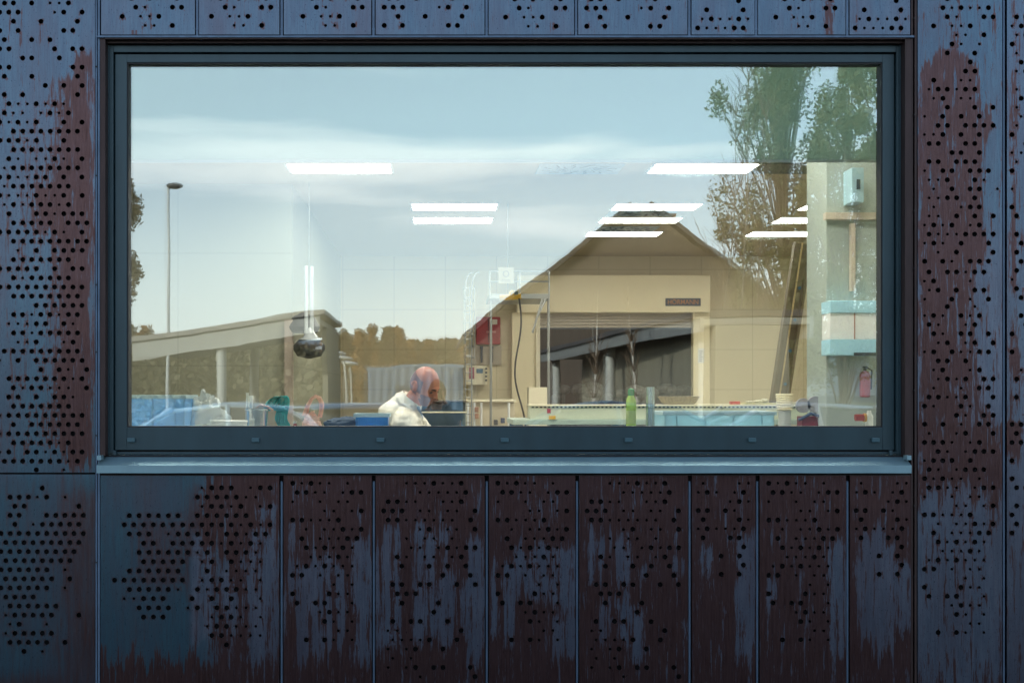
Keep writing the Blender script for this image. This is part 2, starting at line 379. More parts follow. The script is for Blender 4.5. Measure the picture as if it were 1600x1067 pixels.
RIGHT = """..Oooo..|..OoOooO.|..Oo..OO|.O.ooO...|...oo.O.|...Oo.o..|..O..O..|.....O...|....OO..|.O..oo...|oOOoOO..|.oO.oo...|..O..O.O|o.O.O.O..|.OO.OOOO|ooO.O.O..|OO..OO..|...OO.O..|OO.OOO..|o.OO.OOO.|ooO..Oo.|.o.O.OO.o|ooOO.O..|.o..oOO..|oo.O.O.O|oOoO.oO..|OoooOOOO|oOo.O..O.|.o.O...O|O.Oo.OOO.|O.OOoOO.|oO...o...|oO.O.OO.|o..O.o.O.|..O..o..|oOo.OoO..|Oo..oO..|.Oo.OO.O.|.oO.oO.O|oO.OooOO.|.OO.O...|.oO..oO..|.oOoO.OO|.o..o.OO.|OOooO..O|Oo..Oo.O.|...Oo.OO|O.O.o.OO.|o..oO..O|OOOo.oO..|.Oo.oOOO|oOOO.O...|Oo.oOOO.|OoOoo.o..|OOoo.oOO|o..o.oo..|...oo.oO|OOoooO...|.o.ooOoO|.O.oooOO.|.OoOoOo.|..oooOo..|oOoOooo.|OO.o.oo..|....o.o.|O...Ooo..|O.OO..o.|...oOoo..|...Oo.o.|.....oo..|.O.Oo.o.""".split('|')
FARR = ".O|oO|.o|O.|.o|.O|.o|..|.o|.O|oo|.o|oo|O.|..|oo|.o|O.|..|o.|..|O.|.O|..|.O|.O|.O|.O|.O|o.|.O|.O|..|.O|..|O.|..|O.|..|.o|.O|..|.O|..|..|OO|.O|OO|o.|O.|o.|O.|oO|..|.O|O.|oO|O.".split('|')
BOT1 = """.........oOOO.oOO|.........OOOOOoo.|.........oOOoO.oO|..OOOOOO.OOOOOO..|.OOOOOOOOOOOOoOoO|..OOO.oOOOO.OOoOO|...OO.OOOOOoOoOo.|...OOOOOOoO.OOOo.|...OOOOO.oO.Oooo.|..OOOOOO..O.oooo.|OOOOOOOO.oOOoo.o.|..OOOOOo.OoOOOoo.|.ooOOO..O.O.O..o.|...OOOO.oO.OOooo.|...OOO....oOOo.o.|..........oOOooo.|..........OOoooo.|............O....""".split('|')
BN = "OoOoo.o.|OOoo.oOO|o..o.oo.|...oo.oO|OOoooO..|.o.ooOoO|.O.oooOO|.OoOoOo.|..oooOo.|oOoOooo.|OO.o.oo.|....o.o.|O...Ooo.|O.OO..o.|...oOoo.|...Oo.o.|.....oo.|.O.Oo.o.".split('|')
BW = "..oooOooO.|....oooooO.|OOoo..ooO.|OOO.oo.oo.O|OOoooooo.O|....oO.oo.O|..o.oo.o..|...oo.oOoOO|.Oo.oo.oO.|..O..O.O.O.|......O..O|.OO.OO..O.O|.OOO......|..O...O....|.....O....|.O.OO..O...|oo......O.|.ooooO..O..|o.oO..O...|.o.o.......|o.oO.OO..O|....o.....O".split('|')
BS = "o...oo|oOo.oO|...oOo|OO.Oo.|O...Oo|oOoooO|O..OO.|.....O|..O.O.|.....O|..O.O.".split('|')
TN = ".OoOooO|.Oo..OO|O.ooO..|..oo.O.".split('|')
TW = "OO.O.ooO.|OOO...oO.O|.O..O...O|O.O....OO.".split('|')
TS = "....O.|.O...O|oOooOo|OoooOO".split('|')
def rows(lst, v0, pv, ue, uo): return [(v0 + pv * i, (ue if i % 2 == 0 else uo), s) for i, s in enumerate(lst)]
def rnd_rows(u0, u1, v0, v1, dens=.45):
    out = []; n = int((u1 - u0 - 14) / PITCH)
    for i in range(int((v1 - v0 - 14) / PITCH)):
        out.append((v0 + 12 + i * PITCH, u0 + 11 + (7.1 if i % 2 else 0), ''.join(random.choice('OOo') if random.random() < dens * (1 + math.sin(i * .35 + u0)) * .8 else '.' for _ in range(n))))
    return out

bld = empty('metal_clad_building', (0, 0, 0), 'building wall clad in perforated blue and brown weathered copper panels', 'building')
VB = 1120                                  # bottom of the cladding (0.08 m above the ground)
top_rows = [(-150 + PITCH * i, 0, '') for i in range(0)]
# tall panels left of the window
lr = rows(LEFT, 5.3, 14.3, 6.8, -.35)
panel(-122, 148.5, -260, 738, [(v, u - 7 * 14.28 if False else u - 8 * 14.28, ''.join(random.choice('OO.o.') for _ in range(8)) + s) for v, u, s in lr], bld, label='tall panel left of the window, blue with a brown run at its right edge')
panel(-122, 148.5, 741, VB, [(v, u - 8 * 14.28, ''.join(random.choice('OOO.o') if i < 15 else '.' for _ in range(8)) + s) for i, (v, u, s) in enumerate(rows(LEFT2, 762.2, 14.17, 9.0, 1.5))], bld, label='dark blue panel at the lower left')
# above the window
TOPS = [(158, 304.5, 'N', 190.9), (311, 436.5, 'N', 330.4), (443.5, 580, 'N', 473.2), (587, 757, 'W', 600.4), (763.5, 897, 'N', 790), (903.5, 1074, 'W', 916.6), (1080.5, 1179, 'S', 1090), (1184.5, 1321, 'N', 1212), (1327.5, 1422, 'S', 1336.2)]
for a, b, t, x0 in TOPS:
    lst = {'N': TN, 'W': TW, 'S': TS}[t]; vv = 1.8 if t == 'S' else (-2.3 if a < 700 else -1)
    if t == 'N': rr = rows(lst, vv, 14.2, x0, x0 + 7.1)
    elif t == 'W': rr = rows(lst, vv, 14.2, x0 + 7.1, x0)
    else: rr = rows(lst, vv, 14.2, x0 + 7.1, x0)
    rr = [q for q in rnd_rows(a, b, -260, -5, .4) if q[0] < rr[0][0] - 12] + rr
    panel(a, b, -260, 54.5, rr, bld)
# below the window
BOTS = [(157, 436.5), (443, 581), (587, 757.5), (764, 899), (905, 1075), (1081, 1180.5), (1187, 1322), (1328, 1423)]
LB = ['blue panel with a brown right edge below the window, leftmost', None, None, None, None, None, None, None]
for i, (a, b) in enumerate(BOTS):
    if i == 0: rr = [(v, u, s) for v, u, s in rows(BOT1, 762, 14.4, 150 + (1450 - 81 * 16) / 5.333, 150 + (1412 - 81 * 16) / 5.333)]; dx = 81 / 5.333
    elif i in (2, 4): rr = rows(BW, 754.7, 14.38, a + 19.4, a + 12.3); dx = 14.3
    elif i in (1, 3, 6): rr = rows(BN, 754.7, 14.38, a + 14.2, a + 21.2); dx = 14.3
    else: rr = rows(BS, 754.7, 14.2, a + 17.5, a + 10.0); dx = 14.17
    panel(a, b, 743, VB, rr, bld, dx=dx, label=LB[i])
# right of the window
rr = [(v if i < 30 else v + (2.6 if i < 34 else 0), u, s) for i, (v, u, s) in enumerate(rows(RIGHT, -1.4, 14.13, 1425 + 150 / 5.617, 1425 + 110 / 5.617))]
panel(1434, 1566, -260, VB, rr, bld, label='tall narrow panel right of the window, brown in its middle')
rr = rows([s + ''.join(random.choice('O.o.') for _ in range(7)) for s in FARR], 27, 14.13, 1425 + 838 / 5.617, 1425 + 878 / 5.617)
panel(1573.5, 1700, -260, VB, rr, bld, label='tall panel at the right edge')
# plainer panels further out on both sides
for a, b in ((-370, -129), (-620, -377), (1707, 1840), (1847, 2010)): panel(a, b, -260, VB, rnd_rows(a, b, -250, 1040, .42), bld)

# joint strips and the dark membrane behind
js = MB()
for (u, va, vb) in [(307.8, -260, 56), (440, -260, 56), (583.5, -260, 56), (760.3, -260, 56), (900.3, -260, 56), (1077.3, -260, 56), (1181.8, -260, 56), (1324.3, -260, 56)]:
    o = MB().box((X(u - 1.8), .004, Zz(vb)), (X(u + 1.8), .03, Zz(va))); o.box((X(u - 2.3), .002, Zz(47)), (X(u + 2.3), .004, Zz(44.5))); o.build('joint_strip', M_JOINT, bld)
for (u, va, vb) in [(439.8, 752, VB), (584, 752, VB), (760.8, 752, VB), (902, 752, VB), (1078, 752, VB), (1183.8, 752, VB), (1325, 752, VB)]:
    MB().box((X(u - 1.5), .008, Zz(vb)), (X(u + 1.5), .03, Zz(va))).build('joint_strip', M_JOINT, bld)
for (u, va, vb, hw) in [(1569.8, -260, VB, 1.3), (-125.5, -260, VB, 2)]:
    MB().box((X(u - hw), .008, Zz(vb)), (X(u + hw), .03, Zz(va))).build('joint_strip', M_JOINT, bld)
# window side trims: a blue rib beside a brown channel
c = MB(); c.box((X(149.6), -.004, Zz(VB)), (X(151.8), .03, Zz(-260))); c.box((X(153), -.002, Zz(VB)), (X(156), .03, Zz(-260))); c.build('corner_trim', M_JOINT, bld)
c = MB(); c.box((X(1423.8), .004, Zz(VB)), (X(1427), .03, Zz(-260))); c.box((X(1429), -.002, Zz(VB)), (X(1432.2), .03, Zz(-260))); c.build('corner_trim', M_BROWN, bld)
def hexhead(mb, u, v, y, r=.004): mb.lathe([(r, 0), (r, .004), (r * .6, .005)], (0, 0, 0), 6); k = 18; pts = mb.v[-k:]; mb.v[-k:] = [(X(u) + p[0], y - p[2], Zz(v) + p[1]) for p in pts]
for u_, yy_, vv_ in ((151, -.004, (105, 275, 445, 550, 680, 878)), (1428, -.002, (30, 180, 330, 420, 610, 790, 900))):
    for v in vv_: rv = MB(); hexhead(rv, u_, v, yy_); rv.build('rivet', M_GASK, bld)
# membrane / backing wall with the opening left free
Wx0, Wx1, Wz0, Wz1 = X(157), X(1423), Zz(712), Zz(60)
def around(y0, y1, x0, x1, z0, z1, ox0, ox1, oz0, oz1):
    m = MB(); m.box((x0, y0, z0), (ox0, y1, z1)); m.box((ox1, y0, z0), (x1, y1, z1)); m.box((ox0, y0, z0), (ox1, y1, oz0)); m.box((ox0, y0, oz1), (ox1, y1, z1)); return m
around(.035, .055, -9.6, 9.6, .0, 6.0, Wx0, Wx1, Wz0, Wz1).build('membrane', M_MEMB, bld)
M_PLAS = mat('white_plaster', (.72, .72, .66), .8, var=.04)
around(.056, .34, -9.6, 9.6, 0, 5.9, Wx0 - .001, Wx1 + .001, Wz0 - .001, Wz1 + .001).build('wall', M_PLAS, bld)
MB().box((-9.6, .341, 4.45), (9.6, 22.5, 5.9)).build('roof', mat('roof_felt', (.08, .08, .08), .9), bld)
# reveal: brown sheet lining the opening
rvl = MB()
rvl.box((Wx0, -.006, Zz(712)), (X(165), .11, Wz1)); rvl.box((X(1413.5), -.006, Zz(712)), (Wx1, .11, Wz1))
rvl.box((X(165), -.012, Zz(62.5)), (X(1413.5), .11, Wz1)); rvl.box((X(165), .02, Zz(66)), (X(1413.5), .11, Zz(62.6)))
rvl.build('reveal', M_BROWN, bld)
MB().box((Wx0 - .01, -.018, Zz(60.5)), (Wx1 + .01, .0, Zz(57.5))).build('drip_edge', M_JOINT, bld)

# window: frame, panes, weep caps
win = bpy.data.objects.new('window', None); C.objects.link(win); win.parent = bld; win['label'] = 'wide fixed window with a dark teal frame'
gx0, gx1, gz0, gz1 = X(200, 6.09), X(1376.5, 6.09), Zz(667.5, 6.09), Zz(100, 6.09)
fr = MB()
def ring(mb, x0, x1, z0, z1, X0, X1, Z0, Z1, ya, yb):      # outer X0.. inner x0..
    mb.box((X0, ya, Z0), (x0, yb, Z1)); mb.box((x1, ya, Z0), (X1, yb, Z1)); mb.box((x0, ya, z1), (x1, yb, Z1)); mb.box((x0, ya, Z0), (x1, yb, z0))
fx0, fx1, fz0, fz1 = X(165) + .001, X(1413.5) - .001, Zz(711) + .001, Zz(66) - .002
ring(fr, X(177, 6.05), X(1401, 6.05), Zz(706, 6.05), Zz(82, 6.05), fx0, fx1, fz0, fz1, .05, .16)      # outer profile
fr.build('frame', M_FRAME, win, bevel=.002)
f2 = MB(); ring(f2, gx0, gx1, gz0, gz1, X(180, 6.07) , X(1397, 6.07), Zz(703, 6.07), Zz(85, 6.07), .068, .15); f2.build('frame', M_FRAME, win, bevel=.002)
for (a, b) in ((168.5, 171), (1404.5, 1407)): MB().box((X(a, 6.05), .044, fz0), (X(b, 6.05), .05, fz1)).build('cover_cap', M_FRAME, win)
g_ = MB(); ring(g_, gx0 + .006, gx1 - .006, gz0 + .006, gz1 - .006, gx0 - .003, gx1 + .003, gz0 - .003, gz1 + .003, .073, .14); g_.build('gasket', M_GASK, win)
for u in (205, 399.5, 594.5, 788.5, 982, 1175, 1368):
    MB().box((X(u - 6, 6.06), .052, Zz(690.5, 6.06)), (X(u + 6, 6.06), .068, Zz(684, 6.06))).build('weep_cap', mat('cap', (.035, .095, .12), .4, .1), win, bevel=.0025)
fl_ = MB(); ring(fl_, gx0 - .01, gx1 + .01, gz0 - .01, gz1 + .01, fx0 + .004, fx1 - .004, fz0 + .004, fz1 - .004, .105, .13); fl_.build('inner_frame', M_GASK, win)
# end brackets on the sill
for u in (176, 1396):
    MB().box((X(u - 2.5), .03, Zz(711.5)), (X(u + 2.5), .049, Zz(704))).build('bracket', M_FRAME, win, bevel=.001)
def glass(name, fac, tint, bumpd, seedv):
    m = bpy.data.materials.new(name); m.use_nodes = True; n = m.node_tree.nodes; l = m.node_tree.links; n.remove(n['Principled BSDF'])
    tr = n.new('ShaderNodeBsdfTransparent'); tr.inputs[0].default_value = (*tint, 1)
    gl = n.new('ShaderNodeBsdfGlossy'); gl.inputs['Roughness'].default_value = 0.0; gl.inputs['Color'].default_value = (.90, 1, 1, 1)
    mx = n.new('ShaderNodeMixShader'); l.new(tr.outputs[0], mx.inputs[1]); l.new(gl.outputs[0], mx.inputs[2])
    lw = n.new('ShaderNodeFresnel'); lw.inputs['IOR'].default_value = 1.5
    a = n.new('ShaderNodeMath'); a.operation = 'ADD'; a.inputs[1].default_value = fac - .04; l.new(lw.outputs[0], a.inputs[0]); l.new(a.outputs[0], mx.inputs[0])
    t = n.new('ShaderNodeTexCoord'); mp = n.new('ShaderNodeMapping'); mp.inputs['Location'].default_value = (seedv, 0, seedv); mp.inputs['Scale'].default_value = (1, 1, 1.0); l.new(t.outputs['Object'], mp.inputs[0])
    z1 = n.new('ShaderNodeTexNoise'); z1.inputs['Scale'].default_value = 1.6; z1.inputs['Detail'].default_value = 1; l.new(mp.outputs[0], z1.inputs['Vector'])
    mp2 = n.new('ShaderNodeMapping'); mp2.inputs['Scale'].default_value = (5, 1, 14); l.new(t.outputs['Object'], mp2.inputs[0])
    z2 = n.new('ShaderNodeTexNoise'); z2.inputs['Scale'].default_value = 1.0; z2.inputs['Detail'].default_value = 1; l.new(mp2.outputs[0], z2.inputs['Vector'])
    m1 = n.new('ShaderNodeMath'); m1.operation = 'MULTIPLY'; m1.inputs[1].default_value = .035; l.new(z2.outputs['Fac'], m1.inputs[0])
    m2 = n.new('ShaderNodeMath'); m2.operation = 'ADD'; l.new(z1.outputs['Fac'], m2.inputs[0]); l.new(m1.outputs[0], m2.inputs[1])
    bp = n.new('ShaderNodeBump'); bp.inputs['Strength'].default_value = 1; bp.inputs['Distance'].default_value = bumpd; l.new(m2.outputs[0], bp.inputs['Height']); l.new(bp.outputs[0], gl.inputs['Normal'])
    l.new(mx.outputs[0], n['Material Output'].inputs['Surface']); return m
pane = MB().add([(gx0 - .004, GY, gz0 - .004), (gx1 + .004, GY, gz0 - .004), (gx1 + .004, GY, gz1 + .004), (gx0 - .004, GY, gz1 + .004)], [(0, 1, 2, 3)]).build('glass_pane', glass('outer_glass', .24, (.97, 1, .99), .0009, 0), win)
e = .0011
MB().add([(gx0 - .004, GY + .02, gz0 - .004), (gx1 + .004, GY + .02 + e * 2.2, gz0 - .004), (gx1 + .004, GY + .02 + e * 2.2, gz1 + .004), (gx0 - .004, GY + .02, gz1 + .004)], [(0, 1, 2, 3)]).build('glass_pane', glass('inner_glass', .09, (.98, 1, .99), .0012, 5), win)
# sill: sloping top, front lip, thin underside shadow gap
sx0, sx1 = X(151, 5.95), X(1424.5, 5.95)
sl_ = MB(); zt, zf = Zz(711) , Zz(727, 5.95)
prof = [(.06, zt), (-.05, zf), (-.05, Zz(739, 5.95)), (-.043, Zz(739, 5.95)), (-.043, zf - .006), (.06, zt - .006)]
n_ = 40; vs0 = []
for i in range(n_ + 1):
    x = sx0 + (sx1 - sx0) * i / n_
    for y, z in prof: vs0.append((x, y, z + .0003 * math.sin(i * 1.7)))
fs0 = [(i * 6 + k, i * 6 + (k + 1) % 6, (i + 1) * 6 + (k + 1) % 6, (i + 1) * 6 + k) for i in range(n_) for k in range(6)] + [tuple(range(6)), tuple(n_ * 6 + k for k in range(6))[::-1]]
sl_.add(vs0, fs0)
for a, b in ((sx0, sx0 + .02), (sx1 - .02, sx1)): sl_.box((a, -.047, zt - .02), (b, .0, zt + .001))
sl_.build('sill', M_SILL, bld)
MB().box((X(157), .006, Zz(743)), (X(1423), .03, Zz(741))).build('flashing', M_GASK, bld)
# ---------------------------------------------------------------- interior shell
FL, CE = .5, 4.27
M_CREAM = mat('cream_wall', (.74, .64, .44), .55, var=.05, vscale=1.5)
def panelled(name, col, pw, ph, off=(0, 0)):
    m = bpy.data.materials.new(name); m.use_nodes = True; n = m.node_tree.nodes; l = m.node_tree.links; b = n['Principled BSDF']; b.inputs['Roughness'].default_value = .5
    t = n.new('ShaderNodeTexCoord'); s = n.new('ShaderNodeSeparateXYZ'); l.new(t.outputs['Object'], s.inputs[0])
    def line(out, period, o):
        a = n.new('ShaderNodeMath'); a.operation = 'ADD'; a.inputs[1].default_value = 100 * period - o; l.new(out, a.inputs[0])
        d = n.new('ShaderNodeMath'); d.operation = 'MODULO'; d.inputs[1].default_value = period; l.new(a.outputs[0], d.inputs[0])
        e_ = n.new('ShaderNodeMath'); e_.operation = 'LESS_THAN'; e_.inputs[1].default_value = .018; l.new(d.outputs[0], e_.inputs[0]); return e_.outputs[0]
    hx = n.new('ShaderNodeMath'); hx.operation = 'ADD'; l.new(s.outputs['X'], hx.inputs[0]); l.new(s.outputs['Y'], hx.inputs[1])
    mxm = n.new('ShaderNodeMath'); mxm.operation = 'MAXIMUM'; l.new(line(hx.outputs[0], pw, off[0]), mxm.inputs[0]); l.new(line(s.outputs['Z'], ph, off[1]), mxm.inputs[1])
    z = n.new('ShaderNodeTexNoise'); z.inputs['Scale'].default_value = 1.3; z.inputs['Detail'].default_value = 4; l.new(t.outputs['Object'], z.inputs['Vector'])
    c0 = n.new('ShaderNodeMix'); c0.data_type = 'RGBA'; c0.inputs[6].default_value = (*[c * .93 for c in col], 1); c0.inputs[7].default_value = (*[min(1, c * 1.05) for c in col], 1); l.new(z.outputs['Fac'], c0.inputs[0])
    c1 = n.new('ShaderNodeMix'); c1.data_type = 'RGBA'; c1.inputs[7].default_value = (*[c * .82 for c in col], 1); l.new(mxm.outputs[0], c1.inputs[0]); l.new(c0.outputs[2], c1.inputs[6]); l.new(c1.outputs[2], b.inputs['Base Color'])
    return m
BACKY = 19.0
back = MB()
ox0, ox1, oz1 = X(843, 25), X(1082, 25), Zz(512, 25)
back.box((-9.3, BACKY, FL), (ox0, BACKY + .12, CE + .3)); back.box((ox1, BACKY, FL), (9.3, BACKY + .12, CE + .3)); back.box((ox0, BACKY, oz1), (ox1, BACKY + .12, CE + .3))
struct(back.build('back_wall', panelled('cream_panels', (.70, .61, .40), 1.0, .78, (6.25 + 19, .88))))
# dark store behind the shutter
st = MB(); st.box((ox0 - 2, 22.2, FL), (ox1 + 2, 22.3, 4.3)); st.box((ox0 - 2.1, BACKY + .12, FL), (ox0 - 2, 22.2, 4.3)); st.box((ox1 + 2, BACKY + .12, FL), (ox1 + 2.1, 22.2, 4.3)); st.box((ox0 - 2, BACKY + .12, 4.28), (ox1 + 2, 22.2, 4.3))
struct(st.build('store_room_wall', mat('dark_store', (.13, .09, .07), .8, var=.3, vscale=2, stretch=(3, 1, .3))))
side = MB(); side.box((-9.3, .34, FL), (-9.2, BACKY, CE + .3)); side.box((9.2, .34, FL), (9.3, BACKY, CE + .3))
struct(side.build('side_wall', M_PLAS))
PX = X(457, 16.4)
part_ = MB(); part_.box((-9.2, 10.4, FL), (PX, 10.52, CE + .3)); part_.box((PX - .12, 10.52, FL), (PX, BACKY, CE + .3))
struct(part_.build('partition_wall', panelled('grey_green_panels', (.29, .29, .215), 3.3, 1.44, (10.4 + X(277, 16.4), .5 + 1.44))))
struct(MB().box((-9.2, .34, CE), (9.2, BACKY, CE + .05)).build('ceiling', panelled('ceiling_tiles', (.42, .34, .21), .6, 4.0)))
struct(MB().box((-9.3, .34, FL - .1), (9.3, 22.3, FL)).build('floor', mat('resin_floor', (.26, .26, .24), .35, var=.15, vscale=2)))
# door jamb at the partition corner
MB().box((PX - .09, 10.28, FL), (PX + .015, 10.399, Zz(500, 16.4))).build('door_jamb', mat('salmon_jamb', (.40, .33, .27), .5), None)
tag(bpy.data.objects['door_jamb'], 'narrow brownish pink door jamb on the corner of the grey green partition', 'door jamb')
# pilaster near the window
pil = MB(); pil.box((X(1291, 9.5), 3.5, FL), (X(1291, 9.5) + 1.2, 4.0, CE))
tag(pil.build('pillar', mat('pale_pillar', (.38, .44, .40), .6, var=.05, vscale=3), None, bevel=.008), 'wide pale green white pillar at the right side of the window', 'pillar')
# roller blind hanging behind the top of the glass
M_BLIND = bpy.data.materials.new('blind_fabric'); M_BLIND.use_nodes = True
n = M_BLIND.node_tree.nodes; l = M_BLIND.node_tree.links; b = n['Principled BSDF']; b.inputs['Base Color'].default_value = (.30, .36, .33, 1); b.inputs['Roughness'].default_value = .9
tl = n.new('ShaderNodeBsdfTranslucent'); tl.inputs[0].default_value = (.38, .52, .48, 1); mxs = n.new('ShaderNodeMixShader'); mxs.inputs[0].default_value = .55
l.new(b.outputs[0], mxs.inputs[1]); l.new(tl.outputs[0], mxs.inputs[2]); l.new(mxs.outputs[0], n['Material Output'].inputs['Surface'])
bl = empty('roller_blind', (0, .5, 3.4), 'pale green fabric roller blind drawn down over the top quarter of the window', 'blind')
zb = Zz(254, 6.5)
m_ = MB(); m_.box((-1.9, .498, zb + .012), (2.9, .502, 3.75)); m_.build('fabric', M_BLIND, bl)
MB().box((-1.9, .493, zb), (2.9, .507, zb + .012)).build('bottom_bar', mat('blind_bar', (.5, .58, .56), .4), bl)
MB().tube([(-1.92, .5, 3.76), (2.92, .5, 3.76)], .035, 12).build('roller', mat('blind_bar', (.5, .58, .56), .4), bl)

# ceiling lights
M_LIT = mat('lit_diffuser', (.9, .9, .9), .5, emit=(1, .95, .86), estr=12)
M_WHITE = mat('white_metal', (.75, .76, .74), .4)
def ceil_light(x, y, label, sub=True, tmpl=[None]):
    if tmpl[0] is None:
        r = empty('ceiling_light', (x, y, CE), label, 'ceiling light', 'lit ceiling panels of the workshop')
        f = MB(); ring2 = [((x - .63, y - .33, CE - .012), (x + .63, y - .3, CE - .001)), ((x - .63, y + .3, CE - .012), (x + .63, y + .33, CE - .001)), ((x - .63, y - .3, CE - .012), (x - .6, y + .3, CE - .001)), ((x + .6, y - .3, CE - .012), (x + .63, y + .3, CE - .001))]
        for a, b in ring2: f.box(a, b)
        f.build('frame', M_WHITE, r)
        MB().box((x - .6, y - .3, CE - .010), (x + .6, y + .3, CE - .002)).build('diffuser', M_LIT, r); tmpl[0] = r; return r
    r = copy_tree(tmpl[0]); r.location = (x, y, CE); r['label'] = label; return r
def lc(u0, d): return X(u0, d) + .6
cols = {'A': -1.09, 'B': 3.21, 'C': .32, 'D': 5.92}; ry = {1: 9.2, 2: 12.33, 3: 13.75, 4: 15.45}
VIS = [('A', 1, 'left one of the two lit ceiling panels just under the blind'), ('B', 1, 'right one of the two lit ceiling panels just under the blind'),
       ('C', 2, 'upper of the two lit ceiling panels above the seated man'), ('C', 3, 'lower of the two lit ceiling panels above the seated man'),
       ('B', 2, 'lit ceiling panel above the roller door, second of four from the top'), ('B', 3, 'lit ceiling panel above the roller door, third of four from the top'),
       ('B', 4, 'lit ceiling panel above the roller door, lowest of four'), ('D', 2, 'lit ceiling panel half hidden by the pale pillar, topmost of the three there'),
       ('D', 3, 'lit ceiling panel half hidden by the pale pillar, middle one of three'), ('D', 4, 'lit ceiling panel half hidden by the pale pillar, lowest of three')]
for c_, r_, lb in VIS: ceil_light(cols[c_], ry[r_], lb)
for x, y in ((-1.8, 1.7), (.3, 1.7), (2.2, 1.7), (-4.5, 3.4), (-1.1, 3.4), (2.2, 3.4), (6, 3), (-4.5, 6.2), (-1.1, 6.2), (3.21, 6.2), (6.3, 6.2)):  # unseen panels added to light the bench and the man
    ceil_light(x, y, 'added lit ceiling panel brightening the window bench, out of sight above the blind')
# one unlit opening in the ceiling and swirl diffusers
dk = MB(); dx0, dx1 = X(1190, 14.9), X(1338, 14.9)
dk.box((dx0, 8.85, CE - .012), (dx1, 9.55, CE - .001))
tag(dk.build('ceiling_hatch', mat('dark_hatch', (.012, .03, .035), .4), None, bevel=.003), 'dark open ceiling hatch beside the right lit panel under the blind edge', 'hatch')
M_SWF = mat('diffuser_plate', (.30, .40, .46), .4); M_SLOT = mat('slot_dark', (.02, .04, .06), .6)
for (ua, ub, va, vb, d, lb) in ((818, 1003, 256, 272, 14.9, 'square swirl vent between the two lit panels under the blind'), (958, 1062, 326, 334, 18.6, 'square swirl vent between the second and third lit panels above the roller door'), (945, 1020, 350, 358, 20.5, 'square swirl vent just above the lowest lit panel over the roller door')):
    x0, x1 = X(ua, d), X(ub, d); cx = (x0 + x1) / 2; h = .5; cy = d - 6 + .35
    r = empty('ceiling_vent', (cx, cy, CE), lb, 'ceiling vent', 'swirl vents in the ceiling')
    MB().box((cx - h, cy - .34, CE - .01), (cx + h, cy + .34, CE - .001)).build('plate', M_SWF, r, bevel=.002)
    sl0 = MB()
    for ring_r in (.16, .28):
        for k in range(12):
            a = 2 * math.pi * k / 12 + ring_r
            c0 = Vector((cx + ring_r * math.cos(a) * 1.4, cy + ring_r * math.sin(a), CE - .013)); M_ = Matrix.Translation(c0) @ Matrix.Rotation(a + .5, 4, 'Z')
            sl0.box((-.06, -.011, 0), (.06, .011, .004), M_)
    sl0.build('swirl', M_SLOT, r)
# ---------------------------------------------------------------- roller door in the back wall
M_DC = mat('door_cream', (.92, .80, .52), .4, var=.03, vscale=3)
M_DC2 = mat('door_cream_light', (.88, .80, .58), .4)
d = 24.6
rd = empty('roller_door', (X(960, 25), 18.6, FL), 'large cream roller door in the back wall, half open, with a navy sign on its hood', 'roller door')
MB().box((X(808, 24.6), 18.6, Zz(488, 24.6)), (X(1110, 24.6), 18.99, Zz(430, 24.6))).build('hood', M_DC, rd, bevel=.01)
MB().box((X(800, 24.8), 18.8, FL), (X(843, 24.8), 18.995, Zz(488, 24.8) - .005)).build('jamb', M_DC, rd, bevel=.006)
MB().box((X(1083, 24.8), 18.8, FL), (X(1109, 24.8), 18.995, Zz(488, 24.8) - .005)).build('jamb', M_DC, rd, bevel=.006)
MB().box((X(837.5, 24.75), 18.75, FL), (X(844, 24.75), 18.80, Zz(489, 24.75))).build('guide_rail', M_DC2, rd)
cu = MB(); z0, z1 = Zz(512, 24.95), Zz(488, 24.95)
for k in range(5):
    a = z0 + (z1 - z0) * k / 5; cu.box((X(844, 24.95), 18.94, a), (X(1082.5, 24.95), 18.99, a + (z1 - z0) / 5 - .012))
cu.build('curtain', mat('door_curtain', (.42, .36, .27), .4), rd)
MB().box((X(844, 24.95), 18.93, z0 - .03), (X(1082.5, 24.95), 19.0, z0 - .002)).build('bottom_seal', M_SLOT, rd)
sg = MB().box((X(1040, 24.58), 18.585, Zz(478, 24.58)), (X(1095, 24.58), 18.6, Zz(466, 24.58))).build('sign_plate', mat('navy_plate', (.012, .03, .05), .4), rd)
text_part('HÖRMANN', .125, Matrix.Translation(Vector((X(1067.5, 24.57), 18.58, Zz(472.2, 24.57)))) @ Matrix.Rotation(R(90), 4, 'X'), .002, mat('orange_letters', (.45, .16, .035), .5), sg, sx=.93, bold=.001)
nt_ = MB().box((X(1092, 24.7), 18.79, Zz(567, 24.7)), (X(1102, 24.7), 18.8, Zz(544, 24.7))).build('notice', mat('paper', (.75, .72, .62), .7), rd)
ln = MB()
for k in range(6): ln.box((X(1094, 24.7), 18.787, Zz(549 + k * 3, 24.7)), (X(1100 - (k % 3), 24.7), 18.79, Zz(548.2 + k * 3, 24.7)))
ln.build('printed_lines', mat('ink', (.15, .15, .15), .7), nt_)
# cream cabinet in the left bottom corner of the opening
cb = MB().box((X(826, 23), 17.0, FL), (X(858, 23), 17.4, Zz(605, 23))).build('floor_cabinet', M_DC2, None, bevel=.01)
tag(cb, 'cream metal cabinet standing before the lower left corner of the roller door opening', 'cabinet')
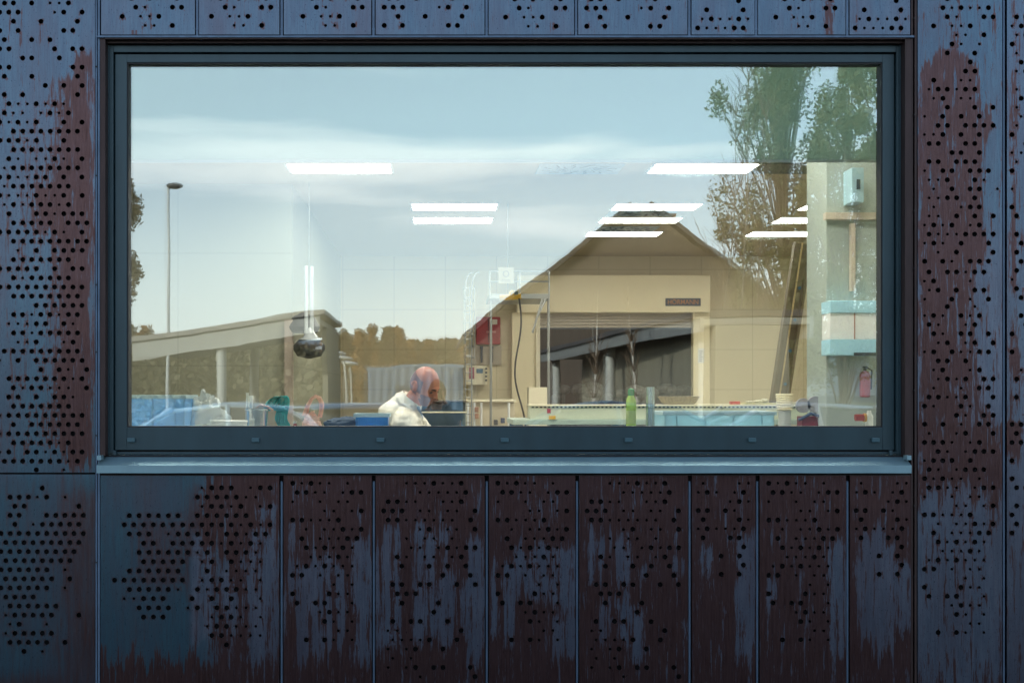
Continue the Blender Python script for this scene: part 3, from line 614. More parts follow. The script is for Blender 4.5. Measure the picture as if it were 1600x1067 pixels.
# junk lying in the dark opening
jk = MB(); random.seed(3)
for k in range(26):
    u = random.uniform(862, 1075); dd = random.uniform(25.4, 27.2); r_ = random.uniform(.08, .2)
    c_ = P(u, random.uniform(606, 622), dd); jk.sphere(c_, (r_ * 1.3, r_, r_ * .8), 8, 6)
    jk.box((c_.x - .03, c_.y - .03, FL), (c_.x + .03, c_.y + .03, c_.z))
struct(jk.build('piled_scrap', mat('scrap', (.16, .15, .13), .7, var=.7, vscale=14), None), 'stuff'); tag(bpy.data.objects['piled_scrap'], 'loose heap of scrap parts inside the dark opening of the roller door', 'scrap')
# ---------------------------------------------------------------- wall items on the left of the door
fc = empty('fire_cabinet', P(763, 516, 24.7), 'red wall cabinet with a small white label left of the roller door', 'cabinet')
MB().box((X(744, 24.8), 18.8, Zz(538, 24.8)), (X(782, 24.8), 18.99, Zz(495, 24.8))).build('body', mat('fire_red', (.34, .015, .02), .4, var=.2, vscale=5), fc, bevel=.02)
MB().box((X(768, 24.79), 18.79, Zz(507, 24.79)), (X(777, 24.79), 18.8, Zz(499, 24.79))).build('label_plate', mat('paper', (.75, .72, .62), .7), fc)
MB().box((X(762.5, 24.79), 18.785, Zz(536, 24.79)), (X(763.5, 24.79), 18.8, Zz(497, 24.79))).build('door_gap', M_SLOT, fc)
MB().box((X(760, 24.79), 18.78, Zz(520, 24.79)), (X(775, 24.79), 18.8, Zz(517, 24.79))).build('lettering', mat('faded_letters', (.5, .2, .18), .5), fc)
tr_ = MB().box((X(738, 24.8), 18.9, Zz(570, 24.8)), (X(784, 24.8), 18.99, Zz(540, 24.8)))
tr_ = tr_.build('tool_board', mat('board_tan', (.42, .36, .27), .6), None); tag(tr_, 'tan tool board under the red wall cabinet with two black tools hanging on it', 'tool board')
for u, lb in ((753, 'black tool hanging on the tan board, left one'), (769, 'black tool hanging on the tan board, right one')):
    t_ = MB(); t_.box((X(u - 1.6, 24.7), 18.82, Zz(566, 24.7)), (X(u + 1.6, 24.7), 18.89, Zz(545, 24.7))); t_.box((X(u - 2.6, 24.7), 18.81, Zz(545, 24.7)), (X(u + 2.2, 24.7), 18.895, Zz(540.5, 24.7)))
    tag(t_.build('hand_tool', M_SLOT, None, bevel=.008), lb, 'hand tool', 'black tools under the red cabinet')
eb = empty('control_box', P(742, 586, 24.6), 'cream control box with one red and one blue label left of the roller door', 'control box')
MB().box((X(727, 24.6), 18.6, Zz(601, 24.6)), (X(761, 24.6), 18.99, Zz(571, 24.6))).build('body', M_DC2, eb, bevel=.01)
MB().box((X(733, 24.59), 18.585, Zz(592, 24.59)), (X(741, 24.59), 18.6, Zz(574, 24.59))).build('red_label', mat('dull_red', (.33, .03, .06), .5), eb)
MB().box((X(744.5, 24.59), 18.585, Zz(583, 24.59)), (X(754.5, 24.59), 18.6, Zz(576, 24.59))).build('blue_label', mat('dull_blue', (.05, .16, .26), .5), eb)
kn = MB()
for v in (576, 582, 588, 594):
    MB().tube([P(759.5, v, 24.6) + Vector((0, 0, 0)), P(759.5, v, 24.53)], .022, 8).build('knob', M_SLOT, eb)
MB().add([P(735.4, 586, 24.575), P(738.6, 586, 24.575), P(737, 580, 24.575)], [(0, 1, 2)]).build('warning_mark', mat('paper', (.75, .72, .62), .7), eb)
# machine body of cream sheet under it (d about 22)
wm = empty('washing_machine_cabinet', P(770, 640, 22), 'beige machine cabinet with white posts standing left of the roller door', 'machine')
MB().box((X(728, 22), 16, FL), (X(804, 22), 16.7, Zz(628, 22))).build('body', mat('beige_machine', (.62, .54, .38), .5, var=.1, vscale=4), wm, bevel=.02)
MB().box((X(725, 21.9), 15.9, Zz(628, 21.9)), (X(806, 21.9), 16.75, Zz(624, 21.9))).build('top', M_DC2, wm, bevel=.008)
for u in (731, 741, 752, 795): MB().tube([P(u, 668, 21.8), P(u, 629, 21.8)], .02, 8).build('post', M_WHITE, wm)
for (u, v, c) in ((786, 657, 'blue'), (775, 660, 'dark'), (745, 650, 'brown'), (745, 640, 'brown')):
    MB().box((X(u - 3, 21.7), 15.7, Zz(v + 4, 21.7)), (X(u + 3, 21.7), 15.9, Zz(v - 4, 21.7))).build('control_' + 'button', mat('c_' + c, {'blue': (.02, .05, .12), 'dark': (.05, .06, .07), 'brown': (.4, .2, .12)}[c], .5), wm, bevel=.01)
dc = empty('dark_cabinet', P(690, 640, 14), 'low dark navy cabinet with a cream rail right of the seated man', 'cabinet')
MB().box((X(654, 14), 8.0, FL), (X(727, 14), 8.5, Zz(628, 14))).build('body', mat('navy_cabinet', (.035, .06, .075), .5, var=.4, vscale=4), dc, bevel=.01)
MB().box((X(652, 13.95), 7.95, Zz(627.6, 14)), (X(729, 13.95), 8.5, Zz(625.5, 14))).build('top', mat('cabinet_top', (.16, .15, .12), .5), dc)
MB().tube([P(650, 644, 13.8), P(729, 644, 13.8)], .008, 8).build('rail', M_DC2, dc)
# ---------------------------------------------------------------- access platform with guard rail and ladder
M_GALV = mat('galvanised', (.27, .28, .26), .35, .3)
ap = empty('access_platform', (X(800, 21), 15, FL), 'pale metal access platform with guard rail and caged ladder left of the roller door', 'platform')
rl = MB()
D0, D1 = 21, 22.2
for dd in (D0, D1):
    for u in (765, 812, 858): rl.tube([P(u, 466, dd), P(u, 424, dd)], .016, 6)
    for v in (424, 440): rl.tube([P(765, v, dd), P(858, v, dd)], .014, 6)
for v in (424, 440): rl.tube([P(765, v, D0), P(765, v, D1)], .014, 6); rl.tube([P(858, v, D0), P(858, v, D1)], .014, 6)
rl.build('guard_rail', M_GALV, ap, smooth=True)
MB().box((X(765, 21), 15, Zz(467, 21)), (X(859, 21), 16.3, Zz(459, 21))).build('deck', M_GALV, ap, bevel=.006)
br = MB(); br.tube([P(848, 467, 21), P(832, 520, 21)], .02, 6); br.tube([P(853, 467, 21), P(838, 500, 21)], .014, 6); br.build('brace', M_GALV, ap)
for u in (767, 857): MB().tube([P(u, 466, 21.1), Vector((X(u, 21.1), 15.1, FL))], .022, 8).build('leg', M_GALV, ap)
la = MB()
for u in (727, 737):
    la.tube([P(u, 668, 21), P(u, 452, 21), P(u + 2, 436, 21), P(u + 7, 427, 21), P(u + 12, 426, 21)], .014, 6)
for k in range(16): la.tube([P(727, 660 - k * 13, 21), P(737, 660 - k * 13, 21)], .009, 6)
for u in (727, 732, 737): la.tube([Vector((X(u, 21), 15, FL)), P(u, 665, 21)], .012, 6)
la.build('ladder', M_GALV, ap, smooth=True)
cg = MB()
for k in range(7):
    z = Zz(450 + 18 * k, 20.5); cx = X(732, 21)
    cg.tube([(cx - .06, 15, z), (cx - .09, 14.75, z), (cx - .05, 14.5, z), (cx + .05, 14.5, z), (cx + .09, 14.75, z), (cx + .06, 15, z)], .006, 5, cap=False)
for dx_ in (-.085, 0, .085): cg.tube([(X(732, 21) + dx_, 14.55, Zz(446, 20.5)), (X(732, 21) + dx_, 14.55, Zz(560, 20.5))], .005, 5)
cg.build('cage', M_GALV, ap)
# ---------------------------------------------------------------- hanging things
hs = empty('hanging_sign', P(790.5, 430, 18), 'small square cream sign hanging from the ceiling on a thin rod', 'sign')
MB().box((X(779, 18), 11.98, Zz(443, 18)), (X(802.5, 18), 12.0, Zz(418, 18))).build('board', mat('sign_board', (.85, .78, .62), .5), hs, bevel=.002)
MB().tube([P(793.5, 418, 18), (X(793.5, 18), 12, CE)], .008, 6).build('rod', M_GALV, hs)
tt = MB()
for k, (a, b) in enumerate(((784, 797), (783, 798))): tt.box((X(a, 17.97), 11.972, Zz(437.5 + k * 2.6, 17.97)), (X(b, 17.97), 11.98, Zz(436.6 + k * 2.6, 17.97)))
th = []; 
for k in range(20):
    a0 = 2 * math.pi * k / 20; a1 = 2 * math.pi * (k + 1) / 20; cx, cz = X(790.5, 17.97), Zz(428, 17.97)
    tt.add([(cx + q * math.cos(a), 11.975, cz + q * math.sin(a)) for q, a in ((.045, a0), (.045, a1), (.034, a1), (.034, a0))], [(0, 1, 2, 3)])
tt.build('pictogram', mat('grey_ink', (.5, .48, .44), .6), hs)
yh = empty('cable_hoist', P(797, 465, 18), 'yellow hoist bar with a long black cable hanging below the cream sign', 'hoist')
MB().tube([P(781, 465.5, 18), P(814, 463.5, 18)], .04, 10).build('bar', mat('hoist_yellow', (.72, .42, .02), .4), yh)
MB().sphere(P(801, 460, 18), (.05, .04, .06)).build('trolley', mat('hoist_yellow', (.72, .42, .02), .4), yh, smooth=True)
MB().box(P(803, 461, 18.05), P(810, 455, 17.9)).build('motor', mat('dark_green', (.04, .08, .04), .5), yh, bevel=.01)
MB().tube([P(793.5, 463, 18.03), (X(793.5, 18.03), 12.03, CE)], .006, 6).build('hanger', M_GALV, yh)
pts = []
for k in range(33):
    t_ = k / 32; v = 466 + (700 - 466) * t_; u = 811 + 3.5 * math.sin(t_ * 9.5) - 3 * sm(.1, .5, t_) + 11 * sm(.5, .95, t_)
    pts.append(P(u, v, 17.9))
MB().tube(pts, .013, 8).build('cable', mat('black_rubber', (.012, .012, .012), .5), yh, smooth=True)
# extraction lamp at the left
el = empty('hanging_lamp', P(484, 520, 16.2), 'hanging lamp on two white rods with a black round shade before the partition corner', 'lamp')
for u in (478.5, 487): MB().tube([P(u, 526, 16.2), P(u, 416, 16.2)], .026, 10).build('rod', mat('gloss_white', (.5, .54, .55), .2), el, smooth=True)
MB().tube([P(483, 420, 16.25), (X(483, 16.25), 10.25, CE)], .008, 6).build('hanger', M_GALV, el)
MB().lathe([(.02, .16), (.05, .10), (.10, .03), (.16, .0), (.15, -.01)], P(485, 531, 16.2), 24).build('shade_cap', mat('gloss_white', (.5, .54, .55), .2), el, smooth=True)
MB().lathe([(.02, .10), (.14, .09), (.20, .03), (.20, -.03), (.15, -.11), (.02, -.14)], P(483, 543, 16.2), 28).build('shade', mat('black_gloss', (.02, .022, .025), .6), el, smooth=True)
MB().lathe([(.18, -.04), (.21, .03), (.15, .15), (.03, .22)], P(474, 515, 16.4), 28).build('reflector', mat('black_gloss', (.02, .022, .025), .6), el, smooth=True)
# ---------------------------------------------------------------- inclined steel channel on the right
ic = empty('inclined_conveyor', P(1210, 668, 12), 'tall brown steel channel leaning against nothing but its foot, sloping up to the right behind the bench', 'conveyor')
ic['label'] = 'tall brown steel channel with blue bolts sloping up to the right behind the bench'
a, b = P(1206, 700, 12), P(1254, 380, 12); ax = (b - a).normalized(); a = a + ax * ((FL + .02 - a.z) / ax.z); pr = Vector((ax.z, 0, -ax.x))
def slab(name, o0, o1, y0, y1, m): 
    q = [a + pr * o0, a + pr * o1, b + pr * o1, b + pr * o0]; v_ = [(p.x, p.y + y0, p.z) for p in q] + [(p.x, p.y + y1, p.z) for p in q]
    return MB().add(v_, [(0, 1, 2, 3), (7, 6, 5, 4), (0, 4, 5, 1), (1, 5, 6, 2), (2, 6, 7, 3), (3, 7, 4, 0)]).build(name, m, ic)
M_CH = mat('brown_steel', (.17, .13, .075), .45, .3, var=.25, vscale=9); M_CH2 = mat('lit_edge_paint', (.62, .45, .22), .4, .3, var=.3, vscale=20)  # the pale strip colour paints the lit edge of the channel
slab('flange', -.08, -.055, -.05, .04, M_CH); slab('web', -.055, .06, .0, .03, M_CH); slab('flange', .06, .085, -.05, .04, M_CH); slab('lit_edge_strip', -.01, .004, -.012, -.001, M_CH2)
for v in (450, 500, 548, 600, 645):
    u = 1206 + (700 - v) / 320 * 48 + 3
    MB().tube([P(u + 3, v, 12), P(u + 3, v, 11.95)], .016, 8).build('bolt', mat('bolt_blue', (.02, .10, .18), .4), ic)
# ochre post and panel box beside the pillar
op = MB().box((X(1283, 11), 5.0, FL), (X(1290, 11), 5.06, Zz(572, 11))); tag(op.build('post', mat('ochre', (.50, .26, .04), .5), None, bevel=.004), 'short ochre yellow post standing against the left side of the pale pillar', 'post')
jb = MB().box((X(1278, 12), 6.0, Zz(534, 12)), (X(1291, 12), 6.1, Zz(492, 12))); jb.box((X(1283, 12.05), 6.05, FL), (X(1286, 12.05), 6.08, Zz(534, 12)))
tag(jb.build('switch_box', mat('cream_box', (.85, .80, .66), .5), None, bevel=.004), 'cream switch box on a thin stand beside the pale pillar', 'switch box')
# ---------------------------------------------------------------- things on and around the pillar
PD = 9.48                                  # just in front of the pillar face
wc = empty('reflection_box', P(1335, 512, PD), 'box with light blue bands on the pale pillar, standing in for a reflection', 'cabinet')  # solid box stands in for what is taken as a reflection
x0, x1 = X(1297, 9.3), X(1376, 9.3); M_LB = mat('light_blue_panel', (.42, .74, .88), .4)
MB().box((x0, 3.3, Zz(530, 9.3)), (x1, 3.495, Zz(489, 9.3))).build('body', mat('box_white', (.88, .90, .88), .4), wc, bevel=.006)
MB().box((x0 - .006, 3.28, Zz(489, 9.3)), (x1, 3.495, Zz(470, 9.3))).build('top_band', M_LB, wc, bevel=.006)
MB().box((x0 - .006, 3.28, Zz(555, 9.3)), (x1, 3.495, Zz(530.5, 9.3))).build('bottom_band', M_LB, wc, bevel=.006)
MB().box((X(1335, 9.29), 3.292, Zz(530, 9.3)), (X(1336.5, 9.29), 3.30, Zz(489, 9.3))).build('door_gap', mat('pink_line', (.45, .25, .2), .5), wc)
MB().box((X(1336, 9.25), 3.26, Zz(556, 9.3)), (X(1374, 9.25), 3.28, Zz(551, 9.3))).build('shelf_edge', M_SLOT, wc)
fe = empty('fire_extinguisher', P(1351, 600, 9.4), 'small red fire extinguisher hanging on the pale pillar', 'fire extinguisher')
c0 = P(1351.5, 621, 9.42)
MB().lathe([(.012, 0), (.036, .004), (.038, .02), (.038, .165), (.030, .185), (.012, .195)], c0, 20).build('cylinder', mat('ext_red', (.30, .025, .015), .35), fe, smooth=True)
MB().lathe([(.012, .195), (.012, .215), (.018, .22), (.018, .23)], c0, 12).build('valve', M_SLOT, fe)
MB().tube([c0 + Vector((.015, 0, .22)), c0 + Vector((.05, 0, .2)), c0 + Vector((.045, 0, .06))], .006, 6).build('hose', M_SLOT, fe)
lt = MB().box((X(1331, 9.3), 3.3, Zz(316, 9.3)), (X(1350, 9.3), 3.495, Zz(262, 9.3))).build('thermostat_box', mat('pale_blue_box', (.34, .52, .58), .4), None, bevel=.006)
tag(lt, 'pale blue upright box with a dark slot high on the pale pillar under the blind', 'wall box')
MB().box((X(1339, 9.29), 3.285, Zz(296, 9.3)), (X(1344, 9.29), 3.30, Zz(281, 9.3))).build('slot', M_SLOT, lt); bpy.data.objects['slot'].location = (0, 0, 0)
ar = MB(); ar.box((X(1292, 9.4), 3.43, Zz(342, 9.4)), (X(1378, 9.4), 3.495, Zz(331, 9.4))); ar.box((X(1340, 9.3), 3.44, Zz(452, 9.3)), (X(1347, 9.3), 3.495, Zz(345, 9.3)))
tag(ar.build('cable_duct', mat('pink_duct', (.55, .47, .38), .5), None, bevel=.004), 'pinkish cable duct running across the pale pillar and down it', 'cable duct')

# ---------------------------------------------------------------- window bench and what stands on it
DZ = 1.385; FRONT = .42
M_BENCH = mat('bench_top', (.55, .58, .56), .35, var=.08)
bn = empty('window_bench', (.4, .9, FL), 'long grey work bench directly behind the window', 'work bench')
MB().box((-2.6, FRONT + .02, DZ - .04), (2.9, 1.35, DZ)).build('top', M_BENCH, bn, bevel=.004)
for x, y in ((-2.5, .5), (-2.5, 1.28), (.1, .5), (.1, 1.28), (2.8, .5), (2.8, 1.28)):
    MB().box((x - .03, y - .03, FL), (x + .03, y + .03, DZ - .041)).build('leg', M_GALV, bn)
def item_base(u, d): return Vector((X(u, d), d - 6, DZ + .001))
# light blue crates
def crate(u0, u1, vt, d, depth, col, label, name='plastic_crate'):
    x0, x1 = X(u0, d), X(u1, d); z1 = Zz(vt, d); y0 = d - 6
    r = empty(name, ((x0 + x1) / 2, y0 + depth / 2, DZ), label, 'crate')
    m = mat('crate_%s' % name + str(u0), col, .35, spec=.6, bump=.05, bscale=12, transl=.55)
    b_ = MB(); t = .006; tp = .012
    b_.box((x0 + tp, y0 + tp, DZ + .001), (x1 - tp, y0 + tp + t, z1 - .02)); b_.box((x0 + tp, y0 + depth - tp - t, DZ + .001), (x1 - tp, y0 + depth - tp, z1 - .02))
    b_.box((x0 + tp, y0 + tp + t, DZ + .001), (x0 + tp + t, y0 + depth - tp - t, z1 - .02)); b_.box((x1 - tp - t, y0 + tp + t, DZ + .001), (x1 - tp, y0 + depth - tp - t, z1 - .02))
    b_.box((x0 + tp + t, y0 + tp + t, DZ + .001), (x1 - tp - t, y0 + depth - tp - t, DZ + .01)); b_.build('tub', m, r)
    k = MB(); ring_pts = [((x0, y0, z1 - .02), (x1, y0 + .018, z1)), ((x0, y0 + depth - .018, z1 - .02), (x1, y0 + depth, z1)), ((x0, y0 + .018, z1 - .02), (x0 + .018, y0 + depth - .018, z1)), ((x1 - .018, y0 + .018, z1 - .02), (x1, y0 + depth - .018, z1))]
    for a, b in ring_pts: k.box(a, b)
    k.build('rim', mat('crate_rim', (.48, .66, .72), .35), r, bevel=.003)
    for q in range(4):
        xx = x0 + (x1 - x0) * (q + .5) / 4; MB().box((xx - .003, y0 + tp - .006, DZ + .004), (xx + .003, y0 + tp, z1 - .02)).build('rib', m, r)
    return r
crate(150, 291, 617, 6.75, .34, (.42, .70, .92), 'light blue plastic crate at the left end of the window bench')
crate(1036, 1214, 643, 6.8, .36, (.62, .84, .90), 'long shallow pale blue plastic tray on the window bench, right of the steel tube')
crate(552, 609, 646, 6.9, .2, (.03, .34, .72), 'bright blue open box beside the seated man', 'blue_box')
# crumpled bags and cloth
def blob(name, c, size, m, label, cat, seed=0, amp=.3, freq=3, n=40, mm=28, parent=None, top=1.0):
    b_ = MB(); b_.sphere((0, 0, 0), 1.0, n, mm); out = []
    for p in b_.v:
        p = Vector(p); q = p * freq + Vector((seed, seed * 2, 0)); k = 1 + amp * (mnoise.noise(q) + .5 * abs(mnoise.noise(q * 2.3)) + .35 * abs(mnoise.noise(q * 5)) - .2)
        s_ = Vector((p.x * size[0], p.y * size[1], p.z * size[2])) * k
        tz = (p.z + 1) / 2; s_.x *= 1 - (1 - top) * tz; s_.y *= 1 - (1 - top) * tz
        s_.z = max(s_.z, -size[2]); out.append(Vector(c) + s_ + Vector((0, 0, size[2])))
    b_.v = [tuple(p) for p in out]; o = b_.build(name, m, parent, smooth=True, merge=True, loc=None if parent else c)
    if label: tag(o, label, cat)
    return o
M_CLEAR = bpy.data.materials.new('clear_film'); M_CLEAR.use_nodes = True
n = M_CLEAR.node_tree.nodes; l = M_CLEAR.node_tree.links; b = n['Principled BSDF']; b.inputs['Base Color'].default_value = (.85, .88, .84, 1); b.inputs['Roughness'].default_value = .2; b.inputs['Alpha'].default_value = .62
blob('plastic_bag', item_base(322, 7.0), (.15, .10, .105), M_CLEAR, 'crumpled clear plastic bag beside the light blue crate', 'plastic bag', 3, .45, 2.2, top=.35)
wt = MB(); c = item_base(358, 6.75); wt.lathe([(.085, 0), (.092, .004), (.094, .058), (.098, .06), (.098, .068), (.088, .07)], c, 32, sy=.8); tag(wt.build('white_tub', mat('tub_white', (.78, .80, .74), .4), None, smooth=True), 'low white plastic tub between the clear bag and the steel pot', 'tub')
# steel pot with spout
pt = empty('steel_pot', item_base(398, 6.9), 'shiny steel pot on the window bench left of the teal cloth', 'pot')
c = item_base(401, 6.9); M_ST = mat('polished_steel', (.62, .68, .70), .18, .9)
MB().lathe([(.05, 0), (.06, .004), (.062, .12), (.066, .124), (.066, .13), (.058, .13), (.056, .02)], c, 32, sx=1.0).build('pot_body', M_ST, pt, smooth=True)
MB().tube([c + Vector((-.05, 0, .13)), c + Vector((-.05, .0, .215))], .008, 10).build('rod', mat('pale_rod', (.75, .78, .70), .4), pt)
MB().tube([c + Vector((-.035, 0.02, .13)), c + Vector((-.033, .02, .20))], .012, 10).build('rod', mat('pale_rod', (.75, .78, .70), .4), pt)
MB().tube([c + Vector((.0, 0, .135)), c + Vector((.02, 0, .15)), c + Vector((.06, 0, .14)), c + Vector((.09, 0, .12))], .006, 8).build('handle', mat('copper_bits', (.55, .3, .15), .4), pt)
# teal cloth over a stand
tc_ = empty('cloth_stand', item_base(436, 7.0), 'small steel stand under the teal cloth', 'stand')
MB().tube([item_base(438, 7.0), item_base(438, 7.0) + Vector((0, 0, .145))], .007, 8).build('post', M_ST, tc_)
MB().lathe([(.05, 0), (.05, .008), (.01, .012)], item_base(438, 7.0), 20).build('foot', M_ST, tc_)
def drape(name, path, wid, m, label, cat, fold=5, seed=0):
    b_ = MB(); W = 18; vs_ = []
    for i, (p, w_) in enumerate(zip(path, wid)):
        for j in range(W + 1):
            s_ = j / W - .5; k = Vector((s_ * w_ * .8, math.sin(j * fold * .5 + i * .5 + seed) * .016 + abs(s_) * .03, .010 * mnoise.noise(Vector((i * .7, j * .5, seed)))))
            vs_.append(Vector(p) + k)
    fs = [(i * (W + 1) + j, i * (W + 1) + j + 1, (i + 1) * (W + 1) + j + 1, (i + 1) * (W + 1) + j) for i in range(len(path) - 1) for j in range(W)]
    b_.add(vs_, fs); o = b_.build(name, m, None, smooth=True, loc=path[0]); sd_ = o.modifiers.new('s', 'SOLIDIFY'); sd_.thickness = .004; sb = o.modifiers.new('u', 'SUBSURF'); sb.levels = 1; sb.render_levels = 2
    return tag(o, label, cat)
M_TEAL = mat('teal_cloth', (.02, .55, .55), .8, bump=.5, bscale=120, var=.3, vscale=20, transl=.35)
pp = [P(421, 642, 6.94), P(424, 630, 6.95), P(430, 621, 6.96), P(438, 618, 6.96), P(445, 623, 6.96), P(444, 634, 6.95), P(440, 645, 6.94), P(438, 656, 6.93), P(444, 664, 6.92), P(446, 672, 6.92)]
drape('teal_cloth', pp, [.10, .09, .075, .07, .07, .075, .08, .09, .09, .09], M_TEAL, 'crumpled teal cloth draped over the small stand by the steel pot', 'cloth')
# small red bottle
sb_ = empty('small_bottle', item_base(461, 6.7), 'tiny bottle with a red and white label right of the teal cloth', 'bottle')
MB().lathe([(.014, 0), (.015, .003), (.015, .035), (.009, .046), (.008, .055)], item_base(461, 6.7), 16).build('bottle_body', mat('tiny_red', (.45, .05, .03), .4), sb_, smooth=True)
MB().lathe([(.009, .055), (.009, .066)], item_base(461, 6.7), 12).build('cap', mat('tub_white', (.78, .80, .74), .4), sb_)
# peach carrier bag with a handle loop
M_PEACH = mat('peach_film', (.92, .70, .60), .45, var=.12, vscale=25, bump=.5, bscale=60, transl=.4)
pb = empty('carrier_bag', item_base(489, 6.85), 'pale peach carrier bag with a looped handle', 'carrier bag')
c = item_base(487, 6.85)
blob('bag', c, (.058, .045, .055), M_PEACH, None, None, 8, .35, 2.2, parent=pb, top=.55)
hp = [P(476, 650, 6.85), P(481, 634, 6.85), P(487, 623, 6.85), P(493, 619, 6.85), P(499, 622, 6.86), P(503, 631, 6.87), P(502, 641, 6.86), P(500, 651, 6.85)]
MB().tube(hp, [.016, .012, .009, .010, .012, .013, .012, .012], 10).build('handle', mat('peach_orange', (.85, .45, .32), .45, bump=.5, bscale=60), pb, smooth=True)
# dark padded bag next to the blue box
blob('dark_bag', item_base(538, 7.15), (.115, .09, .04), mat('navy_fabric', (.010, .035, .07), .8, bump=.3, bscale=90), 'flat dark navy bag left of the bright blue box', 'bag', 5, .25, 2)
# spray bottle
sp_ = empty('detergent_bottle', item_base(986, 6.8), 'slim lime green bottle with a green cap on the window bench', 'bottle')
c = item_base(986, 6.8)
MB().lathe([(.020, 0), (.0255, .004), (.0265, .03), (.0265, .165), (.024, .18), (.017, .196), (.0165, .20)], c, 24).build('bottle_body', mat('lime_liquid', (.60, .80, .22), .25, spec=.7, transl=.5), sp_, smooth=True)
MB().lathe([(.0265, 0.0), (.0268, .001), (.0268, .07), (.0265, .071)], c + Vector((0, 0, .05)), 24).build('label_wrap', mat('lime_label', (.75, .82, .40), .5, transl=.4), sp_, smooth=True)
MB().lathe([(.0175, .200), (.0175, .222), (.015, .235), (.006, .24)], c, 20).build('cap', mat('cap_green', (.0, .32, .12), .35), sp_, smooth=True)
# steel tube
tb = MB(); c = item_base(1016, 6.8); tb.lathe([(.0235, 0), (.0235, .246), (.0215, .246), (.0215, .1), (.001, .1)], c, 28)
tag(tb.build('steel_tube', mat('brushed_tube', (.50, .62, .64), .22, .9), None, smooth=True), 'upright open steel tube right of the lime green bottle', 'tube')
# right end of the bench
cp = MB(); c = item_base(1318, 6.9); cp.lathe([(.018, 0), (.020, .003), (.023, .034), (.021, .035)], c, 20); tag(cp.build('blue_cup', mat('cup_teal', (.02, .24, .32), .4), None, smooth=True), 'tiny teal cup at the right end of the window bench', 'cup')
pm = empty('pump_bottle', item_base(1357, 6.9), 'white bottle with a red side valve at the right end of the window bench', 'bottle')
c = item_base(1358, 6.9)
MB().lathe([(.018, 0), (.021, .004), (.021, .09), (.012, .105), (.01, .12)], c, 20).build('bottle_body', mat('tub_white', (.78, .80, .74), .4), pm, smooth=True)
MB().tube([c + Vector((-.075, 0, .082)), c + Vector((-.03, 0, .082))], .019, 14).build('valve', mat('ext_red', (.30, .025, .015), .35), pm)
MB().tube([c + Vector((-.03, 0, .082)), c + Vector((-.018, 0, .082))], .024, 14).build('collar', mat('ochre', (.50, .26, .04), .5), pm)
# ---------------------------------------------------------------- long bench further in with machine
lb = empty('long_bench', (X(1060, 10), 4.2, FL), 'long bench with blue frame in the middle of the workshop', 'work bench')
bz = 1.395
MB().box((X(800, 10), 3.9, bz - .04), (X(1330, 10), 4.7, bz)).build('top', mat('bench_green', (.42, .52, .44), .4, var=.2, vscale=6), lb, bevel=.004)
for u in (810, 980, 1150, 1320):
    for y in (3.95, 4.65): MB().box((X(u, 10) - .03, y - .03, FL), (X(u, 10) + .03, y + .03, bz - .041)).build('leg', mat('frame_blue', (.02, .12, .22), .4), lb)
lr_ = empty('long_rail_machine', (X(905, 10), 4.1, bz), 'long cream machine rail with a toothed edge and small red mark', 'machine')
MB().box((X(828, 10), 4.0, bz + .001), (X(1260, 10), 4.22, Zz(634, 10))).build('beam', mat('rail_cream', (.66, .68, .52), .4, var=.12, vscale=7, stretch=(1, 1, 3)), lr_, bevel=.004)
MB().box((X(826, 9.98), 3.98, Zz(634, 10)), (X(1262, 10), 4.24, Zz(632, 10))).build('top_plate', M_DC2, lr_)
th_ = MB()
for k in range(66):
    u = 831 + k * 6.4; th_.box((X(u, 9.99), 3.992, Zz(637.2, 10)), (X(u + 3.2, 9.99), 3.998, Zz(635, 10)))
th_.build('tooth_strip', M_SLOT, lr_)
MB().box((X(855, 9.98), 3.99, Zz(645.5, 10)), (X(860.5, 9.98), 3.999, Zz(638.5, 10))).build('red_mark', mat('mark_red', (.42, .02, .02), .5), lr_)
MB().box((X(858, 9.9), 3.88, bz + .002), (X(868, 9.9), 3.94, bz + .03)).build('feeder', mat('hoist_yellow', (.72, .42, .02), .4), lr_, bevel=.004)
bk = MB(); c = Vector((X(1065, 10), 4.12, Zz(632, 10) + .001)); bk.lathe([(.12, 0), (.135, .012), (.165, .06), (.168, .062), (.155, .064), (.12, .03), (.02, .02)], c, 32, sy=.6)
tag(bk.build('wicker_bowl', mat('wicker', (.24, .20, .13), .7, var=.6, vscale=60, bump=.6, bscale=90), None, smooth=True), 'flat brown basket bowl standing on the machine rail', 'bowl')
for u, lb_ in ((1150, 'small red block on the machine rail, right of the basket bowl'),):
    tag(MB().box((X(u - 6, 10), 4.03, Zz(632, 10) + .001), (X(u + 8, 10), 4.1, Zz(632, 10) + .026)).build('red_block', mat('mark_red', (.42, .02, .02), .5), None, bevel=.003), lb_, 'block')
tp = MB(); tp.box((X(1165, 10), 4.02, Zz(632, 10) + .001), (X(1245, 10), 4.2, Zz(632, 10) + .012)); tag(tp.build('cutting_plate', mat('plate_olive', (.45, .42, .2), .5), None, bevel=.002), 'thin olive plate lying on the machine rail near the cream bucket', 'plate')
for k, u in enumerate((1176, 1190, 1200)):
    blob('scrap_piece', Vector((X(u, 10), 4.1, Zz(632, 10) + .013)), (.03, .03, .008 + .004 * k), mat('scrap_light', (.55, .52, .4), .6, var=.4, vscale=40), ('flat crumpled scrap on the olive plate', 'folded scrap in the middle of the olive plate', 'tall crumpled scrap on the olive plate next to the cream bucket')[k], 'scrap', k * 4 + 2, .5, 3, n=16, mm=12)
bu = empty('stacked_bucket', (X(1226, 9.3), 3.3, FL), 'cream ribbed bucket on a grey cylinder near the foot of the brown channel', 'bucket')
c = Vector((X(1226, 9.3), 3.3, FL)); zt_, zb_ = Zz(615, 9.3) - FL, Zz(641, 9.3) - FL
prof = [(.045, zb_)]
